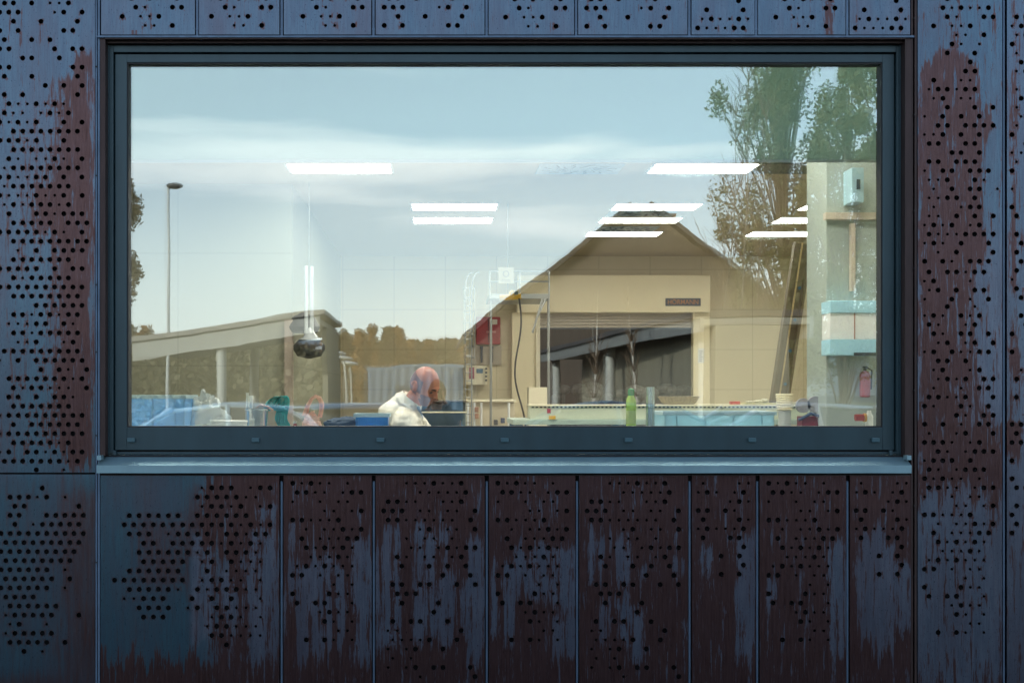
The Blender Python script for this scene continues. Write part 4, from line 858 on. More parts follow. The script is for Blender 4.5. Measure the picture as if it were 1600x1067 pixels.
for k in range(7): zz = zb_ + (zt_ - zb_) * k / 7; prof += [(.050 + .0015 * k, zz + .002), (.056 + .0015 * k, zz + .006), (.056 + .0015 * k, zz + .012), (.050 + .0015 * k, zz + .016)]
prof += [(.062, zt_ - .004), (.062, zt_), (.05, zt_)]
MB().lathe(prof, c, 28).build('bucket_body', mat('bucket_cream', (.9, .84, .64), .5, transl=.3), bu, smooth=True)
MB().lathe([(.06, 0), (.045, .02), (.045, zb_ - .001)], c, 24).build('pedestal', mat('grey_cyl', (.45, .48, .46), .4), bu, smooth=True)
# burgundy and grey machine parts heap at the bench end
gm = empty('grinding_machine', (X(1272, 9.8), 3.8, bz), 'small grinding machine with burgundy base and grey wheels beside the pale pillar', 'machine')
c = Vector((X(1272, 9.6), 3.75, bz))
MB().box((c.x - .06, c.y - .05, bz - .9), (c.x + .09, c.y + .1, bz + .03)).build('base', mat('burgundy', (.18, .012, .03), .4), gm, bevel=.01)
MB().tube([c + Vector((-.05, -.05, .11)), c + Vector((-.05, -.02, .11))], .055, 24).build('wheel', mat('grey_wheel', (.28, .28, .30), .5, var=.4, vscale=30), gm)
MB().tube([c + Vector((.04, -.05, .12)), c + Vector((.04, -.02, .12))], .06, 24).build('wheel', mat('grey_wheel', (.28, .28, .30), .5, var=.4, vscale=30), gm)
MB().tube([c + Vector((-.06, 0, .11)), c + Vector((.07, 0, .12))], .04, 16).build('motor', mat('silver_motor', (.55, .56, .58), .3, .7), gm)
MB().tube([c + Vector((-.09, -.06, .0)), c + Vector((.0, -.07, .05)), c + Vector((.09, -.07, .02))], .012, 8).build('hose', mat('dark_blue_hose', (.02, .05, .12), .4), gm, smooth=True)

# ---------------------------------------------------------------- people
def remeshed(mb, name, m, parent, voxel=.006, smooth_it=4, fac=.5, off=None):
    me = bpy.data.meshes.new(name); me.from_pydata([tuple(p) for p in mb.v], [], mb.f)
    bm = bmesh.new(); bm.from_mesh(me); bmesh.ops.remove_doubles(bm, verts=bm.verts, dist=1e-5); bmesh.ops.recalc_face_normals(bm, faces=bm.faces); bm.to_mesh(me); bm.free()
    o = bpy.data.objects.new(name, me); C.objects.link(o)
    r = o.modifiers.new('r', 'REMESH'); r.mode = 'VOXEL'; r.voxel_size = voxel
    s_ = o.modifiers.new('s', 'SMOOTH'); s_.iterations = smooth_it; s_.factor = fac
    bpy.context.view_layer.update()
    me2 = bpy.data.meshes.new_from_object(o.evaluated_get(bpy.context.evaluated_depsgraph_get())); bpy.data.objects.remove(o)
    me2.transform(Matrix.Translation(-rootloc(parent))); me2.polygons.foreach_set('use_smooth', [True] * len(me2.polygons))
    me2.name = name; o = bpy.data.objects.new(name, me2); C.objects.link(o); o.parent = parent; me2.materials.clear(); me2.materials.append(m); return o
def limb(mb, pts, rad, n=16):
    mb.tube(pts, rad, n)
    for p, r_ in zip(pts, rad): mb.sphere(p, r_ * .995, n, 10)
def head_mesh(mb, c, yaw, pitch, roll=0, s=1.0):
    """faces +X locally; yaw turns about Z, pitch tips the face down"""
    M = Matrix.Translation(c) @ Matrix.Rotation(yaw, 4, 'Z') @ Matrix.Rotation(pitch, 4, 'Y') @ Matrix.Rotation(roll, 4, 'X') @ Matrix.Scale(s, 4)
    n_, m_ = 72, 56; vs_ = []; g = lambda a, b: math.exp(-(a / b) ** 2)
    for i in range(m_ + 1):
        ph = math.pi * i / m_
        for k in range(n_):
            th = 2 * math.pi * k / n_; x, y, z = math.sin(ph) * math.cos(th), math.sin(ph) * math.sin(th), math.cos(ph)
            px, py, pz = x * .100, y * .077, z * .122
            if z < 0:
                py *= 1 - .30 * (-z) ** 1.3
                px = px * (1 - .42 * (-z) ** 1.1) if x < 0 else px * (1 - .10 * (-z) ** 2)
                if x > 0: px += .018 * (-z) ** 1.5 * x
            if x > .1:
                f = sm(.1, .5, x)
                px += f * (.030 * g(y, .13) * g(z + .30, .16) + .014 * g(y, .10) * g(z + .08, .18))     # nose
                px += f * .0055 * g(abs(y) - .28, .26) * g(z - .15, .08)                              # brow
                px -= f * .013 * g(abs(y) - .36, .17) * g(z + .02, .12)                               # eye sockets
                px += f * .006 * g(abs(y) - .55, .2) * g(z + .3, .16)                                 # cheekbones
                px += f * (.007 * g(y, .28) * g(z + .55, .045) + .006 * g(y, .25) * g(z + .65, .045) - .003 * g(y, .3) * g(z + .60, .02))
                px += f * .011 * g(y, .3) * g(z + .88, .13)                                           # chin
            vs_.append(M @ Vector((px, py, pz)))
    fs = []
    for i in range(m_):
        for k in range(n_): fs.append((i * n_ + k, (i + 1) * n_ + k, (i + 1) * n_ + (k + 1) % n_, i * n_ + (k + 1) % n_))
    mb.add(vs_, fs)
    for s_ in (-1, 1):                                                                                # ears: rim and lobe
        R_ = (M.to_3x3() @ Matrix.Rotation(s_ * .35, 3, 'Z') @ Matrix.Rotation(-.2, 3, 'Y')).to_4x4()
        mb.sphere(M @ Vector((-.012, s_ * .080, .0)), (.017, .007, .032), 14, 10, R_)
        rim = [M @ Vector((-.012 + .020 * math.cos(a), s_ * (.084 + .006 * math.sin(a)), .002 + .031 * math.sin(a))) for a in [q * .5 - 1.2 for q in range(10)]]
        mb.tube(rim, .0052, 8)
    return M
def skin_material(name, col, blush):
    m = bpy.data.materials.new(name); m.use_nodes = True; n = m.node_tree.nodes; l = m.node_tree.links; b = n['Principled BSDF']
    t = n.new('ShaderNodeTexCoord'); z = n.new('ShaderNodeTexNoise'); z.inputs['Scale'].default_value = 22; z.inputs['Detail'].default_value = 4; l.new(t.outputs['Object'], z.inputs['Vector'])
    q = n.new('ShaderNodeMix'); q.data_type = 'RGBA'; q.inputs[6].default_value = (*col, 1); q.inputs[7].default_value = (*blush, 1); l.new(z.outputs['Fac'], q.inputs[0]); l.new(q.outputs[2], b.inputs['Base Color'])
    b.inputs['Roughness'].default_value = .42; b.inputs['Subsurface Weight'].default_value = .12; b.inputs['Subsurface Radius'].default_value = (.02, .008, .004); b.inputs['Subsurface Scale'].default_value = .5
    return m
def hand(mb, wrist, direction, palm_n, s=1.0, curl=.7, thumb_side=1):
    d_ = Vector(direction).normalized(); pn = Vector(palm_n); pn = (pn - d_ * pn.dot(d_)).normalized(); sd_ = d_.cross(pn) * thumb_side
    mid = Vector(wrist) + d_ * .055 * s
    R_ = Matrix((sd_, d_, pn)).transposed().to_4x4(); mb.sphere(mid, (.042 * s, .055 * s, .015 * s), 16, 10, R_)
    for i, (ln_, off) in enumerate(((.070, .030), (.078, .010), (.072, -.011), (.056, -.031))):
        p = Vector(wrist) + d_ * .095 * s + sd_ * off * s; pts = [p - d_ * .02 * s, p]; ang = 0
        for q, f in enumerate((.45, .32, .26)):
            ang += curl * (.5 + .35 * q); dr = d_ * math.cos(ang) + pn * math.sin(ang); p = p + dr * ln_ * f * s * 1.0; pts.append(p)
        limb(mb, pts, [.0095 * s, .0092 * s, .0086 * s, .008 * s, .0068 * s], 10)
    p = Vector(wrist) + d_ * .03 * s + sd_ * .034 * s; q1 = p + (d_ * .6 + sd_ * .8).normalized() * .032 * s; q2 = q1 + (d_ * .8 + pn * .5 + sd_ * .1).normalized() * .028 * s; q3 = q2 + (d_ * .6 + pn * .8).normalized() * .02 * s
    limb(mb, [p, q1, q2, q3], [.013 * s, .011 * s, .0095 * s, .008 * s], 10)
def shell_patch(M, cond, grow, thick, name, m, parent, s=1.0):
    """a cap over part of the head (hair, moustache): vertices pushed outward"""
    n_, m_ = 96, 72; g = lambda a, b: math.exp(-(a / b) ** 2); V_ = []; keep = {}
    inv = M
    def pos(ph, th):
        x, y, z = math.sin(ph) * math.cos(th), math.sin(ph) * math.sin(th), math.cos(ph); px, py, pz = x * .100, y * .077, z * .122
        if z < 0:
            py *= 1 - .30 * (-z) ** 1.3; px = px * (1 - .42 * (-z) ** 1.1) if x < 0 else px * (1 - .10 * (-z) ** 2)
            if x > 0: px += .018 * (-z) ** 1.5 * x
        if x > .1:
            f = sm(.1, .5, x); px += f * (.030 * g(y, .13) * g(z + .30, .16) + .014 * g(y, .10) * g(z + .08, .18)) + f * .0055 * g(abs(y) - .28, .26) * g(z - .15, .08) - f * .013 * g(abs(y) - .36, .17) * g(z + .02, .12)
            px += f * .006 * g(abs(y) - .55, .2) * g(z + .3, .16) + f * (.007 * g(y, .28) * g(z + .55, .045) + .006 * g(y, .25) * g(z + .65, .045)) + f * .011 * g(y, .3) * g(z + .88, .13)
        return (x, y, z), Vector((px, py, pz))
    mb = MB(); idx = {}; vs_ = []
    grid = [[pos(math.pi * i / m_, 2 * math.pi * k / n_) for k in range(n_)] for i in range(m_ + 1)]
    fs = []
    def vid(i, k, o):
        key = (i, k % n_, o)
        if key not in idx:
            d_, p = grid[i][k % n_]; nv = Vector(d_); h = cond(*d_); idx[key] = len(vs_)
            vs_.append(M @ (p + nv * ((grow + thick * min(1, max(0, h) * 6)) if o else grow * -1.5)))
        return idx[key]
    cells = {(i, k) for i in range(m_) for k in range(n_) if cond(*grid[i][k][0]) > 0}
    for (i, k) in cells:
        a, b_, c_, d_ = (i, k), (i + 1, k), (i + 1, k + 1), (i, k + 1)
        fs.append(tuple(vid(*q, 1) for q in (a, b_, c_, d_)))
        for (p, q), nb in (((a, b_), (i, k - 1)), ((b_, c_), (i + 1, k)), ((c_, d_), (i, k + 1)), ((d_, a), (i - 1, k))):
            if (nb[0], nb[1] % n_) not in cells: fs.append((vid(*q, 1), vid(*p, 1), vid(*p, 0), vid(*q, 0)))
    mb.add(vs_, fs); return mb.build(name, m, parent, smooth=True)
SK = skin_material('skin', (.42, .17, .09), (.56, .20, .11))
M_COAT = mat('off_white_coat', (.90, .85, .72), .75, bump=.35, bscale=26, var=.06, vscale=9)
M_TROU = mat('dark_trousers', (.03, .035, .05), .8)
man = empty('person', (-.30, 1.95, FL), 'bald man in an off-white work coat leaning forward and looking down', 'person')
hc = P(663, 603, 7.8)
body = MB(); neck0 = Vector((-.155, 1.86, 1.50))
yaw, pitch = math.atan2(-.62, .78), .42
HM = head_mesh(body, hc, yaw, pitch, .08)
limb(body, [neck0, hc + Vector((-.035, .02, -.05))], [.062, .055])
sh_l, sh_r = Vector((-.12, 2.03, 1.42)), Vector((-.16, 1.69, 1.41)); pel = Vector((-.34, 1.98, .98)); chest = Vector((-.20, 1.88, 1.34))
el_l, el_r = Vector((.10, 2.02, 1.20)), Vector((.02, 1.58, 1.20)); wr_l, wr_r = Vector((.26, 1.80, 1.36 - .0)), Vector((.20, 1.56, 1.32))
wr_l.z = 1.33; wr_r.z = 1.31
limb(body, [pel, chest, neck0], [.12, .12, .06])
for sh, el_, wr in ((sh_l, el_l, wr_l), (sh_r, el_r, wr_r)): limb(body, [sh, el_, wr], [.05, .04, .028])
hand(body, wr_l, (1, -.3, -.1), (0, 0, -1), 1, .5, 1); hand(body, wr_r, (1, .35, -.1), (0, 0, -1), 1, .5, -1)
kn_l, kn_r = Vector((.08, 2.10, 1.0)), Vector((.06, 1.78, 1.0)); ft_l, ft_r = Vector((.02, 2.1, .56)), Vector((.0, 1.78, .56))
for kx, fx in ((kn_l, ft_l), (kn_r, ft_r)):
    limb(body, [pel + Vector((0, (kx.y - 1.94) * .5, -.02)), kx, fx], [.085, .062, .042]); limb(body, [fx, fx + Vector((.14, 0, -.025))], [.042, .032])
remeshed(body, 'body', SK, man, .0042, 3, .5)
coat = MB()
limb(coat, [pel + Vector((0, 0, -.08)), pel, chest + Vector((-.01, 0, 0)), Vector((-.155, 1.86, 1.43))], [.175, .165, .145, .10], 24)
for sh in (sh_l, sh_r): limb(coat, [Vector((-.16, 1.86, 1.44)), sh], [.105, .078], 20)
for sh, el_, wr in ((sh_l, el_l, wr_l), (sh_r, el_r, wr_r)): limb(coat, [sh, el_, wr - (wr - el_).normalized() * .02], [.076, .062, .045], 18)
coat.sphere((-.235, 1.87, 1.45), (.10, .15, .10), 20, 14)
limb(coat, [Vector((-.24, 1.88, 1.46)), Vector((-.185, 1.87, 1.545))], [.10, .066], 20); limb(coat, [Vector((-.13, 1.80, 1.50)), Vector((-.115, 1.74, 1.34))], [.05, .085], 20)
co = remeshed(coat, 'coat', M_COAT, man, .006, 10, .6)
# wrinkle the cloth
nv_ = len(co.data.vertices); ca_ = np.empty(nv_ * 3); na_ = np.empty(nv_ * 3); co.data.vertices.foreach_get('co', ca_); co.data.vertices.foreach_get('normal', na_)
ff_ = np.array([mnoise.noise(Vector((ca_[3 * i] * 9, ca_[3 * i + 1] * 7, ca_[3 * i + 2] * 14))) + .5 * mnoise.noise(Vector((ca_[3 * i] * 19, ca_[3 * i + 1] * 15, ca_[3 * i + 2] * 29))) for i in range(nv_)])
co.data.vertices.foreach_set('co', ca_ + na_ * np.repeat(ff_, 3) * .014); co.data.update()
col_ = MB()
cc = Vector((-.135, 1.85, 1.55)); ax_ = Vector((.62, -.2, .8)).normalized(); e1 = ax_.orthogonal().normalized(); e2 = ax_.cross(e1); vs_ = []
for ring_i, (h, r_) in enumerate(((-.03, .083), (.022, .069), (.026, .074), (-.022, .096))):
    for k in range(28): a = 2 * math.pi * k / 28; vs_.append(cc + ax_ * h + (e1 * math.cos(a) + e2 * math.sin(a)) * r_)
col_.add(vs_, [(r_ * 28 + k, r_ * 28 + (k + 1) % 28, (r_ + 1) * 28 + (k + 1) % 28, (r_ + 1) * 28 + k) for r_ in range(3) for k in range(28)])
col_.build('collar', M_COAT, man, smooth=True)
shirt = MB(); limb(shirt, [Vector((-.10, 1.81, 1.50)), Vector((-.085, 1.80, 1.45))], [.03, .032]); shirt.build('shirt', mat('pale_blue_shirt', (.35, .45, .58), .8), man, smooth=True)
M_HAIR = mat('grey_stubble', (.22, .12, .10), .9, bump=.5, bscale=260)
M_BEARD = mat('dark_beard', (.05, .03, .022), .9, bump=.5, bscale=200)
shell_patch(HM, lambda x, y, z: min(.34 - x, .46 - z - .25 * x, z + .52) * (1 if (z > -.25 or x < .05) else -1), .0003, .0012, 'hair', M_HAIR, man)
shell_patch(HM, lambda x, y, z: .05 - abs(z + .475) * 1.1 + .02 - abs(y) * .14 if x > .3 else -1, .0008, .004, 'moustache', M_BEARD, man)
# shell_patch(HM, lambda x, y, z: .07 - abs(z + .80) - abs(y) * .3 if x > .25 else -1, .0008, .003, 'beard', M_BEARD, man)
for s_ in (-1, 1):
    shell_patch(HM, lambda x, y, z: .022 - abs(z - .17 + .25 * abs(abs(y) - .34)) * .55 - max(0, abs(abs(y) - .34) - .16) if x > .2 and y * s_ > 0 else -1, .0008, .0022, 'eyebrow', M_BEARD, man)
    MB().sphere(HM @ Vector((.0845, s_ * .029, -.004)), (.009, .009, .0065), 14, 10).build('eye', mat('eye_dark', (.06, .04, .035), .2), man, smooth=True)
tr2 = MB(); 
for kx, fx in ((kn_l, ft_l), (kn_r, ft_r)): limb(tr2, [pel + Vector((0, (kx.y - 1.94) * .5, -.03)), kx, fx + Vector((0, 0, .06))], [.105, .082, .06], 18)
remeshed(tr2, 'trousers', M_TROU, man, .01, 3)
for fx in (ft_l, ft_r):
    s2 = MB(); s2.sphere(fx + Vector((.07, 0, -.015)), (.13, .05, .045), 18, 12); s2.build('shoe', mat('black_shoe', (.02, .02, .02), .5), man, smooth=True)
stl = empty('stool', (-.36, 1.96, FL), 'round work stool under the seated man', 'stool')
MB().lathe([(.05, .34), (.18, .345), (.19, .36), (.19, .385), (.16, .395)], (-.36, 1.97, FL), 28).build('seat', mat('black_seat', (.02, .02, .025), .5), stl, smooth=True)
for k in range(4):
    a = k * math.pi / 2 + .5; MB().tube([(-.36 + .1 * math.cos(a), 1.97 + .1 * math.sin(a), FL + .345), (-.36 + .2 * math.cos(a), 1.97 + .2 * math.sin(a), FL)], .014, 8).build('leg', M_GALV, stl)
# ---------------------------------------------------------------- the place behind the camera, seen mirrored in the glass
def struct_lab(o): o['kind'] = 'structure'; return o
g = MB(); g.add([(-700, -900, 0), (700, -900, 0), (700, 60, 0), (-700, 60, 0)], [(0, 1, 2, 3)])
struct(g.build('ground', mat('asphalt', (.034, .036, .038), .85, var=.25, vscale=.6, bump=.3, bscale=60)))
gr = MB(); gr.add([(-90, -190, .004), (90, -190, .004), (90, -46, .004), (-90, -46, .004)], [(0, 1, 2, 3)]); struct(gr.build('meadow', mat('meadow_grass', (.11, .11, .045), .9, var=.35, vscale=.4)))
# hills
def hills(name, d, h0, amp, col, seed):
    v_ = []; n_ = 120; W = d * .9
    for i in range(n_ + 1):
        x = -W + 2 * W * i / n_; h = h0 + amp * mnoise.noise(Vector((x / d * 3.2, seed, 0))) + amp * .25 * mnoise.noise(Vector((x / d * 14, seed, 3)))
        v_ += [(x, -d + d * .12, -1), (x, -d, h), (x, -d - d * .2, -1)]
    f_ = [(3 * i + k, 3 * i + 3 + k, 3 * i + 4 + k, 3 * i + 1 + k) for i in range(n_) for k in (0, 1)]
    o = MB().add(v_, f_).build(name, mat(name, col, .9, var=.3, vscale=.03), None, smooth=True); struct(o)
hills('hills', 620, 27, 9, (.16, .19, .22), 2.3)
# trees ------------------------------------------------
def branch_pts(p0, dr, ln_, n_=6, wob=.12, up=.0):
    pts = [Vector(p0)]; dd = Vector(dr).normalized()
    for i in range(n_):
        dd = (dd + Vector((random.uniform(-wob, wob), random.uniform(-wob, wob), random.uniform(-wob, wob) + up))).normalized(); pts.append(pts[-1] + dd * ln_ / n_)
    return pts
def leaf_mat(name, c1, c2):
    m = bpy.data.materials.new(name); m.use_nodes = True; n = m.node_tree.nodes; l = m.node_tree.links; b = n['Principled BSDF']; b.inputs['Roughness'].default_value = .6
    at = n.new('ShaderNodeTexCoord'); z = n.new('ShaderNodeTexNoise'); z.inputs['Scale'].default_value = 1.1; z.inputs['Detail'].default_value = 6; z.inputs['Roughness'].default_value = .8; l.new(at.outputs['Object'], z.inputs['Vector'])
    rp = n.new('ShaderNodeValToRGB'); rp.color_ramp.elements[0].position = .35; rp.color_ramp.elements[1].position = .65; l.new(z.outputs['Fac'], rp.inputs[0])
    q = n.new('ShaderNodeMix'); q.data_type = 'RGBA'; q.inputs[6].default_value = (*c1, 1); q.inputs[7].default_value = (*c2, 1); l.new(rp.outputs[0], q.inputs[0]); l.new(q.outputs[2], b.inputs['Base Color'])
    tl = n.new('ShaderNodeBsdfTranslucent'); l.new(q.outputs[2], tl.inputs[0]); mx = n.new('ShaderNodeMixShader'); mx.inputs[0].default_value = .3; l.new(b.outputs[0], mx.inputs[1]); l.new(tl.outputs[0], mx.inputs[2]); l.new(mx.outputs[0], n['Material Output'].inputs['Surface'])
    return m
M_LF = leaf_mat('leaves_green', (.09, .11, .04), (.19, .19, .08)); M_LF2 = leaf_mat('leaves_autumn', (.19, .10, .025), (.34, .17, .04)); M_LF3 = leaf_mat('leaves_brown', (.11, .075, .035), (.17, .12, .05))
M_BARK = mat('bark', (.09, .07, .05), .9, var=.4, vscale=8, bump=.6, bscale=20); M_BIRCH = mat('birch_bark', (.48, .46, .42), .8, var=.5, vscale=6, stretch=(1, 1, 6))
def tree(name, base, H, crown_w, z0, leaf, nleaf, lm, label, cat, group=None, bark=M_BARK, r0=.14, droop=0, shape='oval', clumps=40, seed=1):
    random.seed(seed); rg = np.random.default_rng(seed)
    base = Vector(base); r = empty(name, base, label, cat, group)
    tb_ = MB(); tp_ = branch_pts(base, (0, 0, 1), H * .95, 10, .035, .02); tb_.tube(tp_, [r0 * (1 - .09 * i) for i in range(11)], 9)
    cent = []
    for k in range(clumps):
        t_ = random.random() ** .9; z = z0 + (H - z0) * t_
        prof = math.sin(math.pi * min(1, .12 + t_ * .86)) ** .7 if shape == 'oval' else (1 - t_) ** .75 + .08
        a = random.random() * 6.283; rr_ = crown_w * prof * random.uniform(.25, 1.0)
        ti = min(9, int((z - base.z) / H * 10)); o_ = tp_[ti]
        c_ = Vector((o_.x + rr_ * math.cos(a), o_.y + rr_ * math.sin(a), z)); cent.append((c_, crown_w * random.uniform(.14, .32) * (1.3 if clumps < 60 else 1)))
        s0 = tp_[max(1, ti - 2)]
        mid = (s0 + c_) / 2 + Vector((0, 0, rr_ * .12)); tb_.tube([s0, mid, c_], [r0 * .3, r0 * .18, .012], 5)
    tb_.build('trunk', bark, r, smooth=True)
    N_ = nleaf; ci = rg.integers(0, len(cent), N_); cc = np.array([tuple(c_[0]) for c_ in cent])[ci]; rad = np.array([c_[1] for c_ in cent])[ci]
    d_ = rg.normal(size=(N_, 3)); d_ /= np.linalg.norm(d_, axis=1)[:, None]; d_ *= (rg.random(N_) ** .5)[:, None] * rad[:, None] * np.array([1, 1, 1.25 + droop])
    pos = cc + d_; pos[:, 2] -= droop * np.abs(d_[:, 0]) * 1.5
    a1 = rg.normal(size=(N_, 3)); a1 /= np.linalg.norm(a1, axis=1)[:, None]; a2 = rg.normal(size=(N_, 3)); a2 -= (a2 * a1).sum(1)[:, None] * a1; a2 /= np.linalg.norm(a2, axis=1)[:, None]
    sz = leaf * (.6 + .8 * rg.random(N_))[:, None]; a1 = a1 * sz; a2 = a2 * sz * .55
    V_ = np.stack([pos - a1, pos - a2 * .9, pos + a1, pos + a2 * .9], 1).reshape(-1, 3) - np.array(tuple(base))
    me = bpy.data.meshes.new('crown'); me.vertices.add(len(V_)); me.vertices.foreach_set('co', V_.ravel()); me.loops.add(4 * N_); me.loops.foreach_set('vertex_index', np.arange(4 * N_)); me.polygons.add(N_)
    me.polygons.foreach_set('loop_start', np.arange(0, 4 * N_, 4)); me.update(); me.validate(); o = bpy.data.objects.new('crown', me); C.objects.link(o); o.parent = r; me.materials.append(lm)
    return r
def gp(u, d): p = PR(u, 614, d); p.z = 0; return p
tree('birch_tree', gp(1240, 30), 12.5, 1.6, 1.7, .055, 42000, M_LF, 'tall green birch seen mirrored at the right of the window', 'tree', 'trees by the car park', r0=.16, droop=.3, clumps=150, seed=4)
tree('birch_tree', gp(1318, 27), 8.6, 1.0, 2.4, .05, 16000, M_LF, 'smaller green birch right of the tall one', 'tree', 'trees by the car park', r0=.11, droop=.3, clumps=50, seed=9)
tree('birch_tree', gp(1405, 24), 9.5, .9, 2.0, .05, 14000, M_LF, 'green birch mirrored at the right edge of the glass', 'tree', 'trees by the car park', r0=.11, droop=.3, clumps=50, seed=12)
tree('birch_tree', gp(176, 26), 6.0, .7, 3.2, .05, 10000, M_LF3, 'small brown leaved tree mirrored at the left edge of the glass', 'tree', 'trees by the car park', r0=.09, clumps=34, seed=21)
def sapling(u, d, H, label, seed):
    random.seed(seed); b0 = gp(u, d); r = empty('bare_sapling', b0, label, 'tree', 'young bare birches by the car park')
    t_ = MB(); tp_ = branch_pts(b0, (0, 0, 1), H, 14, .05, .03); t_.tube(tp_, [(.045 if H < 5 else .03) * (1 - .065 * i) for i in range(15)], 7); t_.build('trunk', M_BIRCH if H < 5 else mat('sapling_bark', (.17, .15, .12), .8), r, smooth=True)
    tw = MB()
    for k in range(34):
        i = random.randint(5, 13); a = random.random() * 6.283; q = branch_pts(tp_[i], (math.cos(a) * .5, math.sin(a) * .5, 1), H * random.uniform(.12, .26) * (1.15 - i / 16), 5, .12, .05); tw.tube(q, [.012, .010, .008, .006, .005, .003], 4)
        for _ in range(2): tw.tube(branch_pts(q[random.randint(1, 4)], (math.cos(a + 1) * .6, math.sin(a + 1) * .6, .9), H * .07, 3, .2), [.005, .004, .003, .002], 4)
    tw.build('twigs', mat('twig', (.13, .09, .06), .9), r)
sapling(934, 22, 3.4, 'young bare birch with white stem mirrored in the roller door opening, left one', 31)
sapling(1001, 22, 3.5, 'young bare birch with white stem mirrored in the roller door opening, right one', 32)
sapling(1152, 22, 7.6, 'tall thin bare birch mirrored right of the gable', 33)
sapling(1172, 24, 7.2, 'thin bare birch just left of the tall green birch', 34)
sapling(1112, 26, 7.8, 'slender bare birch mirrored above the right slope of the gable', 35)
ALAB = ['distant autumn tree mirrored just right of the hanging lamp shade', 'tall distant autumn tree mirrored above the row of pale lamps', 'distant autumn tree mirrored right of the row of pale lamps', 'highest distant autumn tree mirrored above the left end of the blue container', 'distant autumn tree mirrored above the left third of the blue container', 'high distant autumn tree mirrored above the bald head',
    'lower distant autumn tree mirrored just right of the bald head', 'broad low autumn tree mirrored in front of the taller ones left of the container', 'broad low autumn tree mirrored directly above the man', 'low autumn tree mirrored above the middle of the blue container', 'low autumn tree mirrored above the right end of the blue container', 'low autumn tree mirrored beside the ladder of the access platform',
    'brown tree mirrored behind the left end of the open shelter, middle of three', 'brown tree mirrored at the left edge of the glass behind the shelter', 'lowest brown tree mirrored behind the left end of the open shelter']
random.seed(5)
for i, (u, vt, wd) in enumerate(((512, 520, .9), (535, 524, .8), (560, 522, 1.0), (581, 514, .9), (600, 518, .9), (621, 515, .8), (640, 532, .8), (560, 540, 1.4), (605, 545, 1.4), (668, 540, 1.0), (700, 538, 1.1), (722, 541, 1.0), (225, 518, 1.3), (205, 512, 1.1), (250, 528, 1.2))):
    dd = 88 + (i % 4) * 4; H = Zz(vt, dd); w_ = wd * 22 * dd / FPX
    tree('autumn_tree', gp(u, dd), H, w_ * (1.0 if i % 3 else .85), .4, .26, 3000, (M_LF2, M_LF3, M_LF2)[i % 3], ALAB[i], 'tree', 'autumn trees beyond the meadow', r0=.16, clumps=44, seed=50 + i, shape='oval' if i % 2 else 'cone')
# far wood and a hedge behind the car park
def mass(name, d_, u0_, u1_, vtop, lm, n_, leaf, seed_, thick):
    rg = np.random.default_rng(int(seed_)); xs = X(u0_, d_) + (X(u1_, d_) - X(u0_, d_)) * rg.random(n_); y0_ = PR(0, 0, d_).y
    hh = np.array([Zz(vtop, d_) * (1 + .16 * mnoise.noise(Vector((x * .22, seed_, 0))) + .12 * mnoise.noise(Vector((x * .9, seed_, 2)))) for x in xs]); zz = hh * rg.random(n_) ** .95 * 1.06
    pos = np.stack([xs, y0_ + thick * (rg.random(n_) - .5), zz], 1); a1 = rg.normal(size=(n_, 3)); a1 /= np.linalg.norm(a1, axis=1)[:, None]; a2 = rg.normal(size=(n_, 3)); a2 -= (a2 * a1).sum(1)[:, None] * a1; a2 /= np.linalg.norm(a2, axis=1)[:, None]
    a1 *= leaf; a2 *= leaf * .7; V_ = np.stack([pos - a1, pos - a2, pos + a1, pos + a2], 1).reshape(-1, 3)
    me = bpy.data.meshes.new(name); me.vertices.add(len(V_)); me.vertices.foreach_set('co', V_.ravel()); me.loops.add(4 * n_); me.loops.foreach_set('vertex_index', np.arange(4 * n_)); me.polygons.add(n_); me.polygons.foreach_set('loop_start', np.arange(0, 4 * n_, 4)); me.update(); me.validate()
    o = bpy.data.objects.new(name, me); C.objects.link(o); me.materials.append(lm); return o
o = mass('far_wood', 118, -260, 900, 541, M_LF3, 26000, .38, 3, 8); struct(o, 'stuff'); tag(o, 'distant brown wood along the foot of the hills, mirrored low in the glass', 'wood')
o = mass('hedge', 44, 140, 508, 556, leaf_mat('leaves_hedge', (.10, .095, .045), (.16, .14, .07)), 16000, .14, 5, 1.4); tag(o, 'long clipped olive hedge behind the left carport, mirrored low in the glass', 'hedge')
# gable house
M_TIMB = mat('dark_timber', (.075, .058, .045), .7, var=.35, vscale=2, stretch=(6, 1, .3)); M_RF = mat('roof_tiles', (.05, .045, .045), .7, bump=.5, bscale=30)
hd = 40; hy = PR(0, 0, hd).y; zr = Zz(330, hd); ze = Zz(520, hd); hx0, hx1, hxc = X(742, hd), X(1262, hd), X(1000, hd)
hb = empty('gabled_house', (hxc, hy - 4, 0), 'brown timber house with a steep gable, mirrored behind the roller door', 'house')
w_ = MB(); w_.add([(hx0, hy, 0), (hx1, hy, 0), (hx1, hy, ze), (hxc + .35, hy, zr), (hxc - .35, hy, zr), (hx0, hy, ze)] + [(hx0, hy - 9, 0), (hx1, hy - 9, 0), (hx1, hy - 9, ze), (hxc + .35, hy - 9, zr), (hxc - .35, hy - 9, zr), (hx0, hy - 9, ze)],
    [(0, 1, 2, 3, 4, 5), (11, 10, 9, 8, 7, 6), (0, 5, 11, 6), (1, 7, 8, 2)]); w_.build('wall', M_TIMB, hb)
